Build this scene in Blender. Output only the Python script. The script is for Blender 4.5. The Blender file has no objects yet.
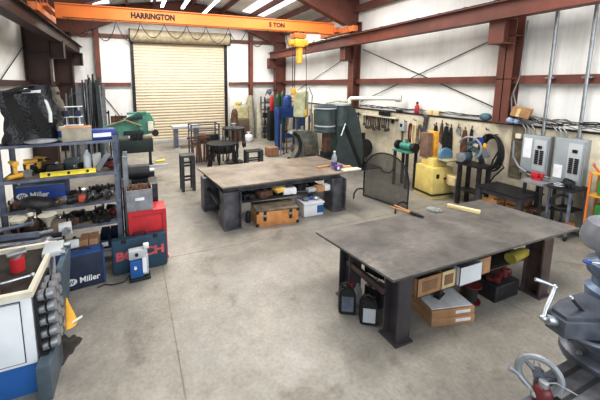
import bpy, bmesh, math, random
from mathutils import Vector, Matrix, Euler
random.seed(7)
PI = math.pi
S = bpy.context.scene
COL = S.collection

# ------------------------------------------------------------------ materials
def lin(h):
    h = h.lstrip('#')
    v = [int(h[i:i+2], 16) / 255 for i in (0, 2, 4)]
    v = [(c / 12.92 if c <= .04045 else ((c + .055) / 1.055) ** 2.4) for c in v]
    y = .21*v[0] + .72*v[1] + .07*v[2]
    return tuple(c*.88 + y*.12 for c in v) + (1,)

_M = {}
def mat(name, col, rough=.5, metal=0., var=.12, scale=6., bump=0., col2=None, emit=0., trans=0., coat=0.):
    if name in _M: return _M[name]
    m = bpy.data.materials.new(name); m.use_nodes = True
    nt = m.node_tree; N = nt.nodes; L = nt.links
    b = N['Principled BSDF']
    b.inputs['Roughness'].default_value = rough
    b.inputs['Metallic'].default_value = metal
    if trans: b.inputs['Transmission Weight'].default_value = trans
    if coat: b.inputs['Coat Weight'].default_value = coat
    c = lin(col)
    tc = N.new('ShaderNodeTexCoord'); nz = N.new('ShaderNodeTexNoise')
    nz.inputs['Scale'].default_value = scale; nz.inputs['Detail'].default_value = 5
    L.new(tc.outputs['Object'], nz.inputs['Vector'])
    rp = N.new('ShaderNodeValToRGB')
    d = lin(col2) if col2 else tuple(x * (1 - var * 2) for x in c[:3]) + (1,)
    u = c if col2 else tuple(min(1, x * (1 + var)) for x in c[:3]) + (1,)
    rp.color_ramp.elements[0].position = .35; rp.color_ramp.elements[0].color = d
    rp.color_ramp.elements[1].position = .65; rp.color_ramp.elements[1].color = u
    L.new(nz.outputs['Fac'], rp.inputs['Fac']); L.new(rp.outputs['Color'], b.inputs['Base Color'])
    if bump:
        bp = N.new('ShaderNodeBump'); bp.inputs['Strength'].default_value = bump; bp.inputs['Distance'].default_value = .01
        n2 = N.new('ShaderNodeTexNoise'); n2.inputs['Scale'].default_value = scale * 6; n2.inputs['Detail'].default_value = 4
        L.new(tc.outputs['Object'], n2.inputs['Vector'])
        L.new(n2.outputs['Fac'], bp.inputs['Height']); L.new(bp.outputs['Normal'], b.inputs['Normal'])
    if emit:
        b.inputs['Emission Color'].default_value = c; b.inputs['Emission Strength'].default_value = emit
    _M[name] = m
    return m

def ramp_layer(nt, vec, scale, detail, p0, p1, c0, c1, distort=0., rough=.5, stretch=None):
    N = nt.nodes; L = nt.links
    n = N.new('ShaderNodeTexNoise'); n.inputs['Scale'].default_value = scale; n.inputs['Detail'].default_value = detail
    n.inputs['Roughness'].default_value = rough; n.inputs['Distortion'].default_value = distort
    if stretch:
        mp = N.new('ShaderNodeMapping'); mp.inputs['Scale'].default_value = stretch
        L.new(vec, mp.inputs['Vector']); L.new(mp.outputs['Vector'], n.inputs['Vector'])
    else: L.new(vec, n.inputs['Vector'])
    r = N.new('ShaderNodeValToRGB')
    r.color_ramp.elements[0].position = p0; r.color_ramp.elements[0].color = c0
    r.color_ramp.elements[1].position = p1; r.color_ramp.elements[1].color = c1
    L.new(n.outputs['Fac'], r.inputs['Fac'])
    return r.outputs['Color']
def mul(nt, a, b, f=1., mode='MULTIPLY'):
    m = nt.nodes.new('ShaderNodeMix'); m.data_type = 'RGBA'; m.blend_type = mode
    m.inputs[0].default_value = f
    nt.links.new(a, m.inputs[6]); nt.links.new(b, m.inputs[7])
    return m.outputs[2]
W1 = (1, 1, 1, 1)
def g(v, w=None): return (v, v, v, 1) if w is None else (v, v * (1 - w * .5), v * (1 - w), 1)

def floor_mat():
    m = bpy.data.materials.new('concrete_floor'); m.use_nodes = True; nt = m.node_tree; b = nt.nodes['Principled BSDF']
    tc = nt.nodes.new('ShaderNodeTexCoord'); v = tc.outputs['Object']
    base = ramp_layer(nt, v, .35, 3, .35, .7, lin('#8d8982'), lin('#a19b8f'), .3)
    a = mul(nt, base, ramp_layer(nt, v, 1.3, 6, .33, .6, g(.80), W1, .3, .55))
    a = mul(nt, a, ramp_layer(nt, v, 6, 8, .35, .6, g(.86), g(1.03), .1, .7))
    a = mul(nt, a, ramp_layer(nt, v, 30, 4, .3, .6, g(.86), g(1.03)))
    a = mul(nt, a, ramp_layer(nt, v, 1.9, 5, .30, .42, g(.74, .06), W1, .5, .6))
    nt.links.new(a, b.inputs['Base Color'])
    r = ramp_layer(nt, v, 2.5, 5, .3, .7, g(.34), g(.62))
    nt.links.new(r, b.inputs['Roughness'])
    bp = nt.nodes.new('ShaderNodeBump'); bp.inputs['Strength'].default_value = .12
    nt.links.new(ramp_layer(nt, v, 14, 5, .2, .8, g(0), W1), bp.inputs['Height']); nt.links.new(bp.outputs['Normal'], b.inputs['Normal'])
    return m
def steel_top_mat(name, c0, c1, hi):
    m = bpy.data.materials.new(name); m.use_nodes = True; nt = m.node_tree; b = nt.nodes['Principled BSDF']
    tc = nt.nodes.new('ShaderNodeTexCoord'); v = tc.outputs['Object']
    base = ramp_layer(nt, v, .9, 3, .35, .65, lin(c0), lin(c1), .2)
    a = mul(nt, base, ramp_layer(nt, v, 2.2, 8, .33, .55, g(.66), g(1.06), .2, .65))
    a = mul(nt, a, ramp_layer(nt, v, 1.4, 8, .55, .74, (0, 0, 0, 1), lin(hi), .3, .75), .55, 'SCREEN')
    a = mul(nt, a, ramp_layer(nt, v, 9, 8, .3, .6, g(.75), g(1.05), .3, .7, (1, 6, 1)))
    nt.links.new(a, b.inputs['Base Color'])
    b.inputs['Metallic'].default_value = .25
    nt.links.new(ramp_layer(nt, v, 3, 5, .3, .7, g(.33), g(.6)), b.inputs['Roughness'])
    return m
def wall_mat():
    m = bpy.data.materials.new('white_insulation'); m.use_nodes = True; nt = m.node_tree; b = nt.nodes['Principled BSDF']
    tc = nt.nodes.new('ShaderNodeTexCoord'); v = tc.outputs['Object']
    a = ramp_layer(nt, v, 1.2, 3, .3, .7, lin('#dcdcd8'), lin('#f2f2ee'))
    a = mul(nt, a, ramp_layer(nt, v, 5, 4, .3, .5, g(.95), W1, stretch=(4, 4, .15)))
    nt.links.new(a, b.inputs['Base Color']); b.inputs['Roughness'].default_value = .7
    bp = nt.nodes.new('ShaderNodeBump'); bp.inputs['Strength'].default_value = .35; bp.inputs['Distance'].default_value = .05
    nt.links.new(ramp_layer(nt, v, 2.5, 3, .2, .8, g(0), W1, stretch=(2, 2, .4)), bp.inputs['Height']); nt.links.new(bp.outputs['Normal'], b.inputs['Normal'])
    return m
def stem_mat():
    m = bpy.data.materials.new('old_concrete'); m.use_nodes = True; nt = m.node_tree; b = nt.nodes['Principled BSDF']
    tc = nt.nodes.new('ShaderNodeTexCoord'); v = tc.outputs['Object']
    a = ramp_layer(nt, v, 1.5, 5, .35, .65, lin('#c3b9a0'), lin('#d9d1bd'), .4)
    a = mul(nt, a, ramp_layer(nt, v, 3, 6, .34, .5, g(.86, .05), W1, .3, .6, (1, 1, .25)))
    a = mul(nt, a, ramp_layer(nt, v, 12, 6, .3, .5, g(.85), W1))
    nt.links.new(a, b.inputs['Base Color']); b.inputs['Roughness'].default_value = .85
    return m

M = dict(
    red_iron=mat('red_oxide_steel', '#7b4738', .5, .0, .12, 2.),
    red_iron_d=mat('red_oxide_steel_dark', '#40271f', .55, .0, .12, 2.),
    orange=mat('orange_crane_paint', '#f08a1e', .42, 0, .05, 1.5),
    orange_d=mat('orange_crane_paint_worn', '#d9803a', .5, 0, .15, 9.),
    yellow=mat('hoist_yellow', '#eeb012', .4, 0, .1, 8.),
    myellow=mat('machine_yellow', '#dcc772', .45, 0, .06, 4.),
    dyellow=mat('tool_yellow', '#e6b21c', .45, 0, .1, 8.),
    black=mat('black_rubber', '#19191a', .5, 0, .2, 12.),
    dark=mat('dark_steel', '#38373a', .45, .5, .25, 14.),
    darkb=mat('blued_steel', '#68686f', .42, .3, .25, 5.),
    legst=mat('mill_scale_steel', '#5b555a', .45, .3, .22, 4., col2='#3f3d45'),
    legrust=mat('rusty_mill_scale', '#6e574f', .5, .3, .22, 5., col2='#4a3f40'),
    rust=mat('rusty_steel', '#7c553e', .7, .2, .25, 10., col2='#4c3629'),
    silver=mat('bright_steel', '#b4b7bc', .32, .7, .12, 20.),
    grey=mat('grey_paint', '#8e9196', .45, .1, .1, 8.),
    lgrey=mat('light_grey_enamel', '#b4b8bb', .45, 0, .04, 3.),
    panelgrey=mat('panel_grey', '#9da4a8', .45, 0, .04, 3.),
    slate=mat('slate_paint', '#7a8296', .4, .1, .12, 7., col2='#565d70'),
    teal=mat('grey_green_machine', '#4a595b', .4, .1, .12, 4.),
    tealp=mat('teal_panel', '#5a6b77', .38, .1, .12, 4.),
    bgreen=mat('green_machine', '#4f9580', .45, 0, .15, 6.),
    ggreen=mat('grinder_green', '#3c8f7e', .45, 0, .12, 10.),
    tgreen=mat('cylinder_green', '#1e4b35', .4, 0, .1, 6.),
    dgreen=mat('dark_green_steel', '#263530', .5, .1, .15, 6.),
    blue=mat('press_blue', '#184790', .4, 0, .1, 6.),
    blueb=mat('base_blue', '#0f62a8', .4, 0, .06, 3.),
    mblue=mat('case_blue', '#1c4698', .4, 0, .08, 5.),
    navy=mat('navy_case', '#27344f', .55, 0, .12, 9.),
    bnavy=mat('navy_teal_case', '#22465c', .5, 0, .1, 6.),
    lblue=mat('light_blue', '#5f93b8', .4, 0, .1, 6.),
    red=mat('red_paint', '#c4202b', .4, 0, .08, 5.),
    dred=mat('dark_red_plastic', '#6e1c22', .35, 0, .1, 8.),
    white=mat('white_paint', '#dfe2e6', .4, 0, .03, 4.),
    cream=mat('cream_rim', '#d8d2bf', .5, 0, .08, 5.),
    tank=mat('pale_green_tank', '#b3b595', .5, 0, .12, 6.),
    tan=mat('door_tan', '#c8baa0', .5, 0, .03, 3.),
    card=mat('cardboard', '#b98d5f', .8, 0, .1, 6.),
    cardd=mat('dark_cardboard', '#9c7452', .8, 0, .12, 6.),
    paper=mat('paper', '#dfe0e2', .7, 0, .06, 9.),
    wood=mat('light_wood', '#dcc796', .6, 0, .08, 9.),
    chest=mat('orange_plywood', '#d39a55', .45, 0, .12, 7., col2='#bd7f3d'),
    dwood=mat('weathered_wood', '#7c6f5c', .8, 0, .2, 9.),
    brass=mat('brass_copper', '#a6673c', .45, .6, .25, 20.),
    mesh=mat('dark_wire', '#4a453d', .6, .3, .15, 9.),
    mill=mat('mill_grey', '#6e747f', .34, .3, .14, 6., col2='#484d58'),
    millb=mat('mill_light_blue', '#7488a2', .35, .2, .1, 6.),
    tray=mat('tray_dark', '#3a322c', .6, .2, .25, 12.),
    plastic_w=mat('white_plastic', '#d5d7d2', .5, 0, .05, 6.),
    pipe=mat('pvc_pipe', '#d9d9cc', .45, 0, .04, 3.),
    conduit=mat('galvanised', '#a9acb0', .35, .7, .1, 8.),
    clear=mat('clear_plastic', '#dfe8ea', .1, 0, .02, 4., trans=.85),
    purple=mat('purple_label', '#6d4a96', .5, 0, .1, 8.),
    bag=mat('black_plastic_wrap', '#0e0f12', .22, 0, .3, 5., bump=.9),
    film=mat('grey_plastic_film', '#a7a9ae', .35, 0, .2, 6., bump=.5),
    oil=mat('oil_stain', '#45403a', .35, 0, .25, 12.),
    glow=mat('lamp_glow', '#ffffff', .5, emit=6.),
    sky=mat('skylight_sheet', '#f4f8ff', .5, emit=1.0),
    letter=mat('black_letters', '#1e1b18', .6),
    wlet=mat('white_letters', '#e9eaec', .5),
    rlet=mat('red_letters', '#c25560', .5),
    cable=mat('black_cable', '#222224', .5),
    gcable=mat('grey_cable', '#8d9091', .45, .3),
    stool=mat('stool_steel', '#4d4f54', .45, .4, .2, 8.),
    blk_paint=mat('black_machine', '#26282b', .45, .1, .15, 8.),
)
M['floor'] = floor_mat(); M['wall'] = wall_mat(); M['stem'] = stem_mat()
M['top1'] = steel_top_mat('plate_near', '#6d6965', '#84807b', '#8d846f')
M['top2'] = steel_top_mat('plate_far', '#82776b', '#9a8d7d', '#6d6454')

# ------------------------------------------------------------------ mesh builder
def rotm(r):
    if r is None: return Matrix.Identity(4)
    if isinstance(r, (int, float)): return Matrix.Rotation(r, 4, 'Z')
    return Euler(r).to_matrix().to_4x4()
class MB:
    def __init__(s): s.bm = bmesh.new(); s.mi = 0; s.pre = Matrix.Identity(4)
    def _fin(s, verts, mx):
        mx = s.pre @ mx
        for v in verts: v.co = mx @ v.co
        fs = set(f for v in verts for f in v.link_faces)
        for f in fs: f.material_index = s.mi
        return s
    def box(s, c, d, r=None, bev=0., taper=None):
        vs = bmesh.ops.create_cube(s.bm, size=1)['verts']
        for v in vs:
            k = 1 if not taper or v.co.z < 0 else taper
            v.co = Vector((v.co.x * d[0] * k, v.co.y * d[1] * k, v.co.z * d[2]))
        if bev:
            es = list(set(e for v in vs for e in v.link_edges))
            rr = bmesh.ops.bevel(s.bm, geom=vs + es, offset=bev, segments=2, profile=.6, affect='EDGES')
            vs = list(set(v for f in rr['faces'] for v in f.verts) | set(v for v in vs if v.is_valid))
            # grow to the whole island
            seen = set(vs); st = list(vs)
            while st:
                v = st.pop()
                for e in v.link_edges:
                    o = e.other_vert(v)
                    if o not in seen: seen.add(o); st.append(o)
            vs = list(seen)
        return s._fin(vs, Matrix.Translation(c) @ rotm(r))
    def b2(s, x0, x1, y0, y1, z0, z1, bev=0.):
        return s.box(((x0+x1)/2, (y0+y1)/2, (z0+z1)/2), (abs(x1-x0), abs(y1-y0), abs(z1-z0)), None, bev)
    def cyl(s, p0, p1, r, r1=None, seg=16, cap=True):
        p0 = Vector(p0); p1 = Vector(p1); d = p1 - p0
        vs = bmesh.ops.create_cone(s.bm, cap_ends=cap, segments=seg, radius1=r, radius2=r if r1 is None else r1, depth=d.length)['verts']
        q = d.to_track_quat('Z', 'Y').to_matrix().to_4x4()
        return s._fin(vs, Matrix.Translation((p0 + p1) / 2) @ q)
    def sph(s, c, r, sc=(1, 1, 1), seg=16, rot=None):
        vs = bmesh.ops.create_uvsphere(s.bm, u_segments=seg, v_segments=max(6, seg // 2), radius=r)['verts']
        return s._fin(vs, Matrix.Translation(c) @ rotm(rot) @ Matrix.Diagonal((*sc, 1)))
    def lathe(s, prof, c=(0, 0, 0), seg=24, r=None):
        rings = []; allv = []
        for (rad, z) in prof:
            ring = [s.bm.verts.new((rad * math.cos(2*PI*i/seg), rad * math.sin(2*PI*i/seg), z)) for i in range(seg)]
            rings.append(ring); allv += ring
        for a, b in zip(rings, rings[1:]):
            for i in range(seg):
                s.bm.faces.new((a[i], a[(i+1) % seg], b[(i+1) % seg], b[i]))
        for ring, fl in ((rings[0], True), (rings[-1], False)):
            s.bm.faces.new(ring[::-1] if fl else ring)
        return s._fin(allv, Matrix.Translation(c) @ rotm(r))
    def prism(s, poly, t, mx=None, r=None, c=(0, 0, 0)):
        """polygon in local XY extruded along +Z by t"""
        a = [s.bm.verts.new((x, y, 0)) for x, y in poly]; b = [s.bm.verts.new((x, y, t)) for x, y in poly]
        n = len(poly)
        s.bm.faces.new(a[::-1]); s.bm.faces.new(b)
        for i in range(n): s.bm.faces.new((a[i], a[(i+1) % n], b[(i+1) % n], b[i]))
        return s._fin(a + b, mx if mx is not None else Matrix.Translation(c) @ rotm(r))
    def tube(s, pts, r, seg=8, closed=False):
        P = [Vector(p) for p in pts]; n = len(P); rings = []; allv = []; up = None
        for i, p in enumerate(P):
            if closed: t = (P[(i+1) % n] - P[i-1])
            else: t = P[min(i+1, n-1)] - P[max(i-1, 0)]
            t.normalize()
            if up is None:
                up = Vector((0, 0, 1)) if abs(t.z) < .9 else Vector((1, 0, 0))
            up = (up - t * up.dot(t)).normalized(); sd = t.cross(up)
            rr = r[i] if isinstance(r, (list, tuple)) else r
            ring = [s.bm.verts.new(p + (up * math.cos(2*PI*k/seg) + sd * math.sin(2*PI*k/seg)) * rr) for k in range(seg)]
            rings.append(ring); allv += ring
        for i in range(n if closed else n - 1):
            a = rings[i]; b = rings[(i+1) % n]
            for k in range(seg): s.bm.faces.new((a[k], a[(k+1) % seg], b[(k+1) % seg], b[k]))
        if not closed: s.bm.faces.new(rings[0][::-1]); s.bm.faces.new(rings[-1])
        return s._fin(allv, Matrix.Identity(4))
    def torus(s, c, R, r, rot=None, seg=28, arc=2*PI, a0=0):
        mx = Matrix.Translation(c) @ rotm(rot); full = abs(arc - 2*PI) < 1e-6
        n = seg if full else seg + 1
        pts = [mx @ Vector((R*math.cos(a0+arc*i/seg), R*math.sin(a0+arc*i/seg), 0)) for i in range(n)]
        return s.tube(pts, r, 8, full)
    def ibeam(s, p0, p1, w, h, t=.012, up=(0, 0, 1)):
        """I section from p0 to p1; w flange width, h depth along up"""
        p0 = Vector(p0); p1 = Vector(p1); d = (p1 - p0); L = d.length; z = d.normalized(); u = Vector(up); u = (u - z*u.dot(z)).normalized(); x = u.cross(z)
        R = Matrix((x, u, z)).transposed().to_4x4(); mx = Matrix.Translation((p0+p1)/2) @ R
        for c, dd in (((0, h/2-t/2, 0), (w, t, L)), ((0, -h/2+t/2, 0), (w, t, L)), ((0, 0, 0), (t, h-2*t, L))):
            vs = bmesh.ops.create_cube(s.bm, size=1)['verts']
            for v in vs: v.co = Vector((v.co.x*dd[0]+c[0], v.co.y*dd[1]+c[1], v.co.z*dd[2]+c[2]))
            s._fin(vs, mx)
        return s
    def mesh(s, name, mats):
        bmesh.ops.recalc_face_normals(s.bm, faces=s.bm.faces)
        me = bpy.data.meshes.new(name); s.bm.to_mesh(me); s.bm.free()
        for m in (mats if isinstance(mats, (list, tuple)) else [mats]): me.materials.append(M[m] if isinstance(m, str) else m)
        return me
    def build(s, name, mats, parent=None, loc=(0, 0, 0), rz=0, smooth=True):
        me = s.mesh(name, mats)
        o = bpy.data.objects.new(name, me); COL.objects.link(o)
        o.location = loc; o.rotation_euler = (0, 0, rz)
        if parent: o.parent = parent
        if smooth:
            me.polygons.foreach_set('use_smooth', [True] * len(me.polygons))
            me.set_sharp_from_angle(angle=math.radians(38))
        return o
def B(c, d, r=None, bev=0.): return MB().box(c, d, r, bev)
def BB(x0, x1, y0, y1, z0, z1, bev=0.): return MB().b2(x0, x1, y0, y1, z0, z1, bev)
def tag(o, label, cat, group=None, kind=None):
    o['label'] = label; o['category'] = cat
    if group: o['group'] = group
    if kind: o['kind'] = kind
    return o
def thing(name, label, cat, loc, rz=0, group=None):
    o = bpy.data.objects.new(name, None); COL.objects.link(o); o.empty_display_size = .1
    o.location = loc; o.rotation_euler = (0, 0, rz) if isinstance(rz, (int, float)) else rz
    return tag(o, label, cat, group)
def solo(mb, name, label, cat, mats, loc=(0, 0, 0), rz=0, group=None, smooth=True):
    o = mb.build(name, mats, None, loc, 0, smooth)
    o.rotation_euler = (0, 0, rz) if isinstance(rz, (int, float)) else rz
    return tag(o, label, cat, group)
def struct(mb, name, mats, parent=None, **k):
    o = mb.build(name, mats, parent, **k)
    if not parent: o['kind'] = 'structure'
    return o
def text(s, size, m, parent, loc, rot=(PI/2, 0, 0), name='lettering', bold=.0, depth=.002, sx=1.):
    cu = bpy.data.curves.new(name, 'FONT'); cu.body = s; cu.size = size; cu.extrude = depth; cu.offset = bold
    cu.align_x = 'CENTER'; cu.align_y = 'CENTER'; cu.resolution_u = 3
    t = bpy.data.objects.new(name + '_src', cu); COL.objects.link(t)
    bpy.context.view_layer.update()
    me = bpy.data.meshes.new_from_object(t.evaluated_get(bpy.context.evaluated_depsgraph_get()))
    bpy.data.objects.remove(t)
    me.materials.clear(); me.materials.append(M[m])
    o = bpy.data.objects.new(name, me); COL.objects.link(o); o.parent = parent
    o.location = loc; o.rotation_euler = rot; o.scale = (sx, 1, 1)
    return o
def copy_tree(o, loc=None, rz=None, label=None, group=None, parent=None):
    c = o.copy(); COL.objects.link(c)
    if parent: c.parent = parent
    if loc is not None: c.location = loc
    if rz is not None: c.rotation_euler = (0, 0, rz) if isinstance(rz, (int, float)) else rz
    if label: c['label'] = label
    if group: c['group'] = group
    for ch in list(o.children): copy_tree(ch, parent=c)
    return c
def arc(cx, cy, r, a0, a1, n=12): return [(cx + r*math.cos(a0+(a1-a0)*i/n), cy + r*math.sin(a0+(a1-a0)*i/n)) for i in range(n+1)]
def XZ(x, y, z):    # maps prism local (x,y,z) -> world (x, -z.., y): polygon stands in XZ plane, extruded to +Y
    return Matrix.Translation((x, y, z)) @ Matrix(((1, 0, 0, 0), (0, 0, 1, 0), (0, 1, 0, 0), (0, 0, 0, 1)))
def YZ(x, y, z):    # polygon (u,v) -> (y,z), extruded along +X
    return Matrix.Translation((x, y, z)) @ Matrix(((0, 0, 1, 0), (1, 0, 0, 0), (0, 1, 0, 0), (0, 0, 0, 1)))

# ------------------------------------------------------------------ camera (f=310px, principal point 250,125)
R = [[0.93459747, -0.05189028, 0.35190193], [-0.35567262, -0.12254267, 0.92654211], [-0.00495553, -0.99110579, -0.13298402]]
cd = bpy.data.cameras.new('camera'); cam = bpy.data.objects.new('camera', cd); COL.objects.link(cam)
cd.sensor_width = 36; cd.lens = 310 / 600 * 36; cd.shift_x = 50 / 600; cd.shift_y = -75 / 600; cd.clip_start = .05; cd.clip_end = 100
mw = Matrix([[R[i][0], -R[i][1], -R[i][2], (0, 0, 2.5)[i]] for i in range(3)] + [[0, 0, 0, 1]])
cam.matrix_world = mw; S.camera = cam
S.view_settings.view_transform = 'Standard'; S.view_settings.look = 'None'; S.view_settings.exposure = 0.18
vs_ = S.view_settings; vs_.use_curve_mapping = True; cv = vs_.curve_mapping.curves[3]
cv.points.new(.25, .20); cv.points.new(.5, .49); cv.points.new(.78, .82); vs_.curve_mapping.update()

# ------------------------------------------------------------------ building shell
XL, XR, YB, YF = -2.6, 6.95, 13.85, -3.5
RX, RZ, EZ = 2.2, 5.95, 5.2
fl = struct(BB(XL-.3, XR+.3, YF-6, YB+.3, -.2, 0), 'floor', 'floor', smooth=False)
mb = MB(); pts = []
for i in range(26):
    a = 2*PI*i/26; rr = 1 + .22*math.sin(3*a+.6) + .14*math.sin(7*a)
    pts.append((-.71 + .10*rr*math.cos(a), 3.12 + .17*rr*math.sin(a)))
mb.prism(pts, .002, c=(0, 0, .0005)); o = mb.build('oil_stain', 'oil', fl)
mb = MB()
for x in (.28, 3.9): mb.b2(x-.006, x+.006, YF-6, YB, .0003, .0016)
for y in (4.35, 9.3): mb.b2(XL, XR, y-.006, y+.006, .0003, .0016)
mb.build('control_joint', mat('joint_line', '#8b8273', .8), fl)
struct(BB(XL-.3, XR+.3, YB, YB+.25, 0, 6.1), 'wall_back', 'wall', smooth=False)
struct(BB(XL-.25, XL, YF, YB, 0, 5.6), 'wall_left', 'wall', smooth=False)
wr = struct(BB(XR, XR+.25, YF, YB, 0, 5.6), 'wall_right', 'wall', smooth=False)
struct(BB(6.8, XR+.02, YF, YB, 0, 1.68), 'stem_wall', 'stem', wr, smooth=False)
struct(BB(6.78, 6.86, YF, YB, 1.68, 1.71), 'ledge_strip', 'dark', wr, smooth=False)
mb = MB()
for (xa, za, xb, zb) in ((XL-.3, EZ-.05, RX, RZ), (RX, RZ, XR+.3, EZ-.05)):
    mb.prism([(xa, za), (xb, zb), (xb, zb+.12), (xa, za+.12)], YB-YF+.5, XZ(0, YF, 0))
struct(mb, 'ceiling', 'wall', smooth=False)
def roofz(x): return EZ + (RZ-EZ) * (1 - abs(x-RX) / (XR-RX if x > RX else RX-XL))
# skylight sheets set in the roof
n = 1
for (x0, x1, y0, y1) in ((.9, 1.5, 8.9, 13.4), (4.6, 5.6, 5.0, 8.0), (4.6, 5.6, 9.2, 13.0), (0, 1.2, -2, 3), (3.6, 4.8, -2, 3), (-1.4, -.6, 9.4, 13.2)):
    mb = MB(); zz = [roofz(x0)-.02, roofz(x1)-.02]
    mb.prism([(x0, zz[0]), (x1, zz[1]), (x1, zz[1]+.015), (x0, zz[0]+.015)], y1-y0, XZ(0, y0, 0))
    struct(mb, 'window_%d' % n, 'sky', smooth=False); n += 1
# rafters, columns
def frame(yr, yl):
    mb = MB()
    t = .02
    def web(poly, y): mb.prism(poly, t, XZ(0, y - t/2, 0))
    rp = [(6.42, 4.3), (4.6, 5.0), (RX, 5.5), (RX, RZ-.06), (6.93, EZ-.06), (6.93, 4.3)]
    web(rp, yr)
    for (a, b) in (((6.42, 4.3), (4.6, 5.0)), ((4.6, 5.0), (RX, 5.5)), ((RX, RZ-.07), (6.93, EZ-.07))):
        mb.prism([a, b, (b[0], b[1]+.018), (a[0], a[1]+.018)], .22, XZ(0, yr-.11, 0))
    mb.build('rafter_beam', 'red_iron')['kind'] = 'structure'
    mb = MB()
    lp = [(-1.95, 4.3), (-.3, 5.0), (RX, 5.5), (RX, RZ-.06), (-2.58, EZ-.06), (-2.58, 4.3)]
    mb.prism(lp[::-1], t, XZ(0, yl - t/2, 0))
    for (a, b) in (((-1.95, 4.3), (-.3, 5.0)), ((-.3, 5.0), (RX, 5.5)), ((-2.58, EZ-.07), (RX, RZ-.07))):
        mb.prism([a, b, (b[0], b[1]+.018), (a[0], a[1]+.018)], .22, XZ(0, yl-.11, 0))
    mb.build('rafter_beam', 'red_iron')['kind'] = 'structure'
for yr, yl in ((3.72, 5.3), (8.4, 9.95), (13.55, 13.55)): frame(yr, yl)
def column(xi, xo, y, ztop, m, br, z0=0):
    mb = MB(); w = .26; s = 1 if xo > xi else -1
    mb.b2(xi, xi + s*.02, y-w/2, y+w/2, z0, ztop); mb.b2(xo - s*.02, xo, y-w/2, y+w/2, z0, ztop)
    mb.b2(xi, xo, y-.008, y+.008, z0, ztop)
    mb.b2(xi - s*.05, xo, y-w/2-.06, y+w/2+.04, z0, z0+.02)
    for z in (3.35, 2.55, ztop-.01): mb.b2(xi, xo, y-w/2, y+w/2, z, z+.016)
    o = mb.build('steel_column', m); o['kind'] = 'structure'
    if br:   # crane bracket
        k = MB(); xa = xi - s*.34
        k.b2(xa, xi, y-w/2, y+w/2, 3.64, 3.66); k.b2(xa, xi, y-w/2, y+w/2, 3.2, 3.22); k.b2(xa, xi, y-.01, y+.01, 3.2, 3.66)
        k.b2(xa, xa + s*.015, y-w/2, y+w/2, 3.2, 3.66); k.build('crane_bracket', m, o)
    return o
column(6.68, 6.94, 3.89, 4.4, 'red_iron', True, 1.715)
column(6.66, 6.93, 8.35, 4.4, 'red_iron', True, 1.72)
column(6.42, 6.93, 13.55, 4.4, 'red_iron', True)
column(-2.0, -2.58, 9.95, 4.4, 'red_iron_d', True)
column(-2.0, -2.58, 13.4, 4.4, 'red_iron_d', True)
# crane runways: I girders along Y with rail
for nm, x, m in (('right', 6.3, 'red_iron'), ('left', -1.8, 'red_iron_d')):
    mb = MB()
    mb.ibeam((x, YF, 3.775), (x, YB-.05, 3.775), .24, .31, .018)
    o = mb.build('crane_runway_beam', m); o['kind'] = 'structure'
    k = MB(); k.b2(x-.03, x+.03, YF, YB-.05, 3.93, 3.97)
    k.build('rail', 'dark', o)
    k = MB()
    y = 0
    while y < 13:
        k.b2(x-.10, x-.045, y, y+.05, 3.93, 3.96); k.b2(x+.045, x+.10, y, y+.05, 3.93, 3.96); y += .55
    k.build('rail_clip', 'dark', o)
# purlins
for x in (-2.3, -1.2, 0, 1.0, 2.0, 2.5, 3.8, 5.0, 6.1):
    if x == 2.0: continue
    z = roofz(x) - .12
    mb = MB(); mb.b2(x-.03, x+.03, YF, YB, z-.1, z+.1)
    mb.build('purlin_beam', 'red_iron')['kind'] = 'structure'
mb = MB(); mb.b2(6.72, 6.9, YF, YB, 4.72, 4.9); mb.build('eave_beam', 'red_iron')['kind'] = 'structure'
# girts
for z in (2.5, 4.4):
    mb = MB(); mb.b2(4.22, 6.9, YB-.14, YB, z-.06, z+.06); mb.b2(XL, -.0, YB-.14, YB, z-.06, z+.06); mb.build('girt_beam', 'red_iron')['kind'] = 'structure'
mb = MB(); mb.b2(XR-.14, XR, YF, YB-.2, 2.47, 2.62); mb.build('girt_beam', 'red_iron')['kind'] = 'structure'
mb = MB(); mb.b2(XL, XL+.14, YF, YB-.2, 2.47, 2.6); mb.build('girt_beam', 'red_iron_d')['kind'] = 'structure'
for x in (-1.17, 5.26):
    mb = MB(); mb.ibeam((x, YB-.12, 0), (x, YB-.12, 5.3), .16, .2, .012, (0, 1, 0)); mb.build('wind_column', 'red_iron')['kind'] = 'structure'
# bracing rods
for a, b in (((6.9, 3.9, 3.5), (6.9, 8.1, 1.9)), ((6.9, 3.9, 1.9), (6.9, 8.1, 3.55)), ((6.9, 8.5, 3.5), (6.9, 13.3, 1.8)), ((-2.55, 9.8, 3.5), (-2.55, 5.4, 1.3)), ((-1.3, YB-.03, 2.4), (-.1, YB-.03, .6))):
    MB().cyl(a, b, .011, seg=6).build('brace_rod_trim', 'dark')['kind'] = 'structure'

# roll-up door
dr = bpy.data.objects.new('door_1', None); COL.objects.link(dr); dr['kind'] = 'structure'; dr.location = (2.08, YB, 0)
mb = MB(); prof = []
n = 34; hh = 4.2 / n
poly = [(0, 0)]
for i in range(n):
    z = i * hh
    poly += [(-.012, z + hh*.12), (-.028, z + hh*.35), (-.028, z + hh*.65), (-.012, z + hh*.9)]
poly += [(0, 4.2)]
mb.prism(poly, 3.84, YZ(-1.92, -.03, 0)); mb.build('door_curtain', 'tan', dr, smooth=False)
MB().cyl((-2.02, -.26, 4.43), (2.08, -.26, 4.43), .25, seg=28).build('door_drum', mat('drum_tan', '#a89b80', .5), dr)
mb = MB(); mb.cyl((-2.06, -.26, 4.43), (-2.02, -.26, 4.43), .27, seg=24); mb.cyl((2.08, -.26, 4.43), (2.12, -.26, 4.43), .27, seg=24); mb.build('end_bracket', 'dark', dr)
for x in (-1.98, 1.98): BB(x-.06, x+.06, -.12, 0, 0, 4.2).build('door_track', 'dark', dr)
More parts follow.
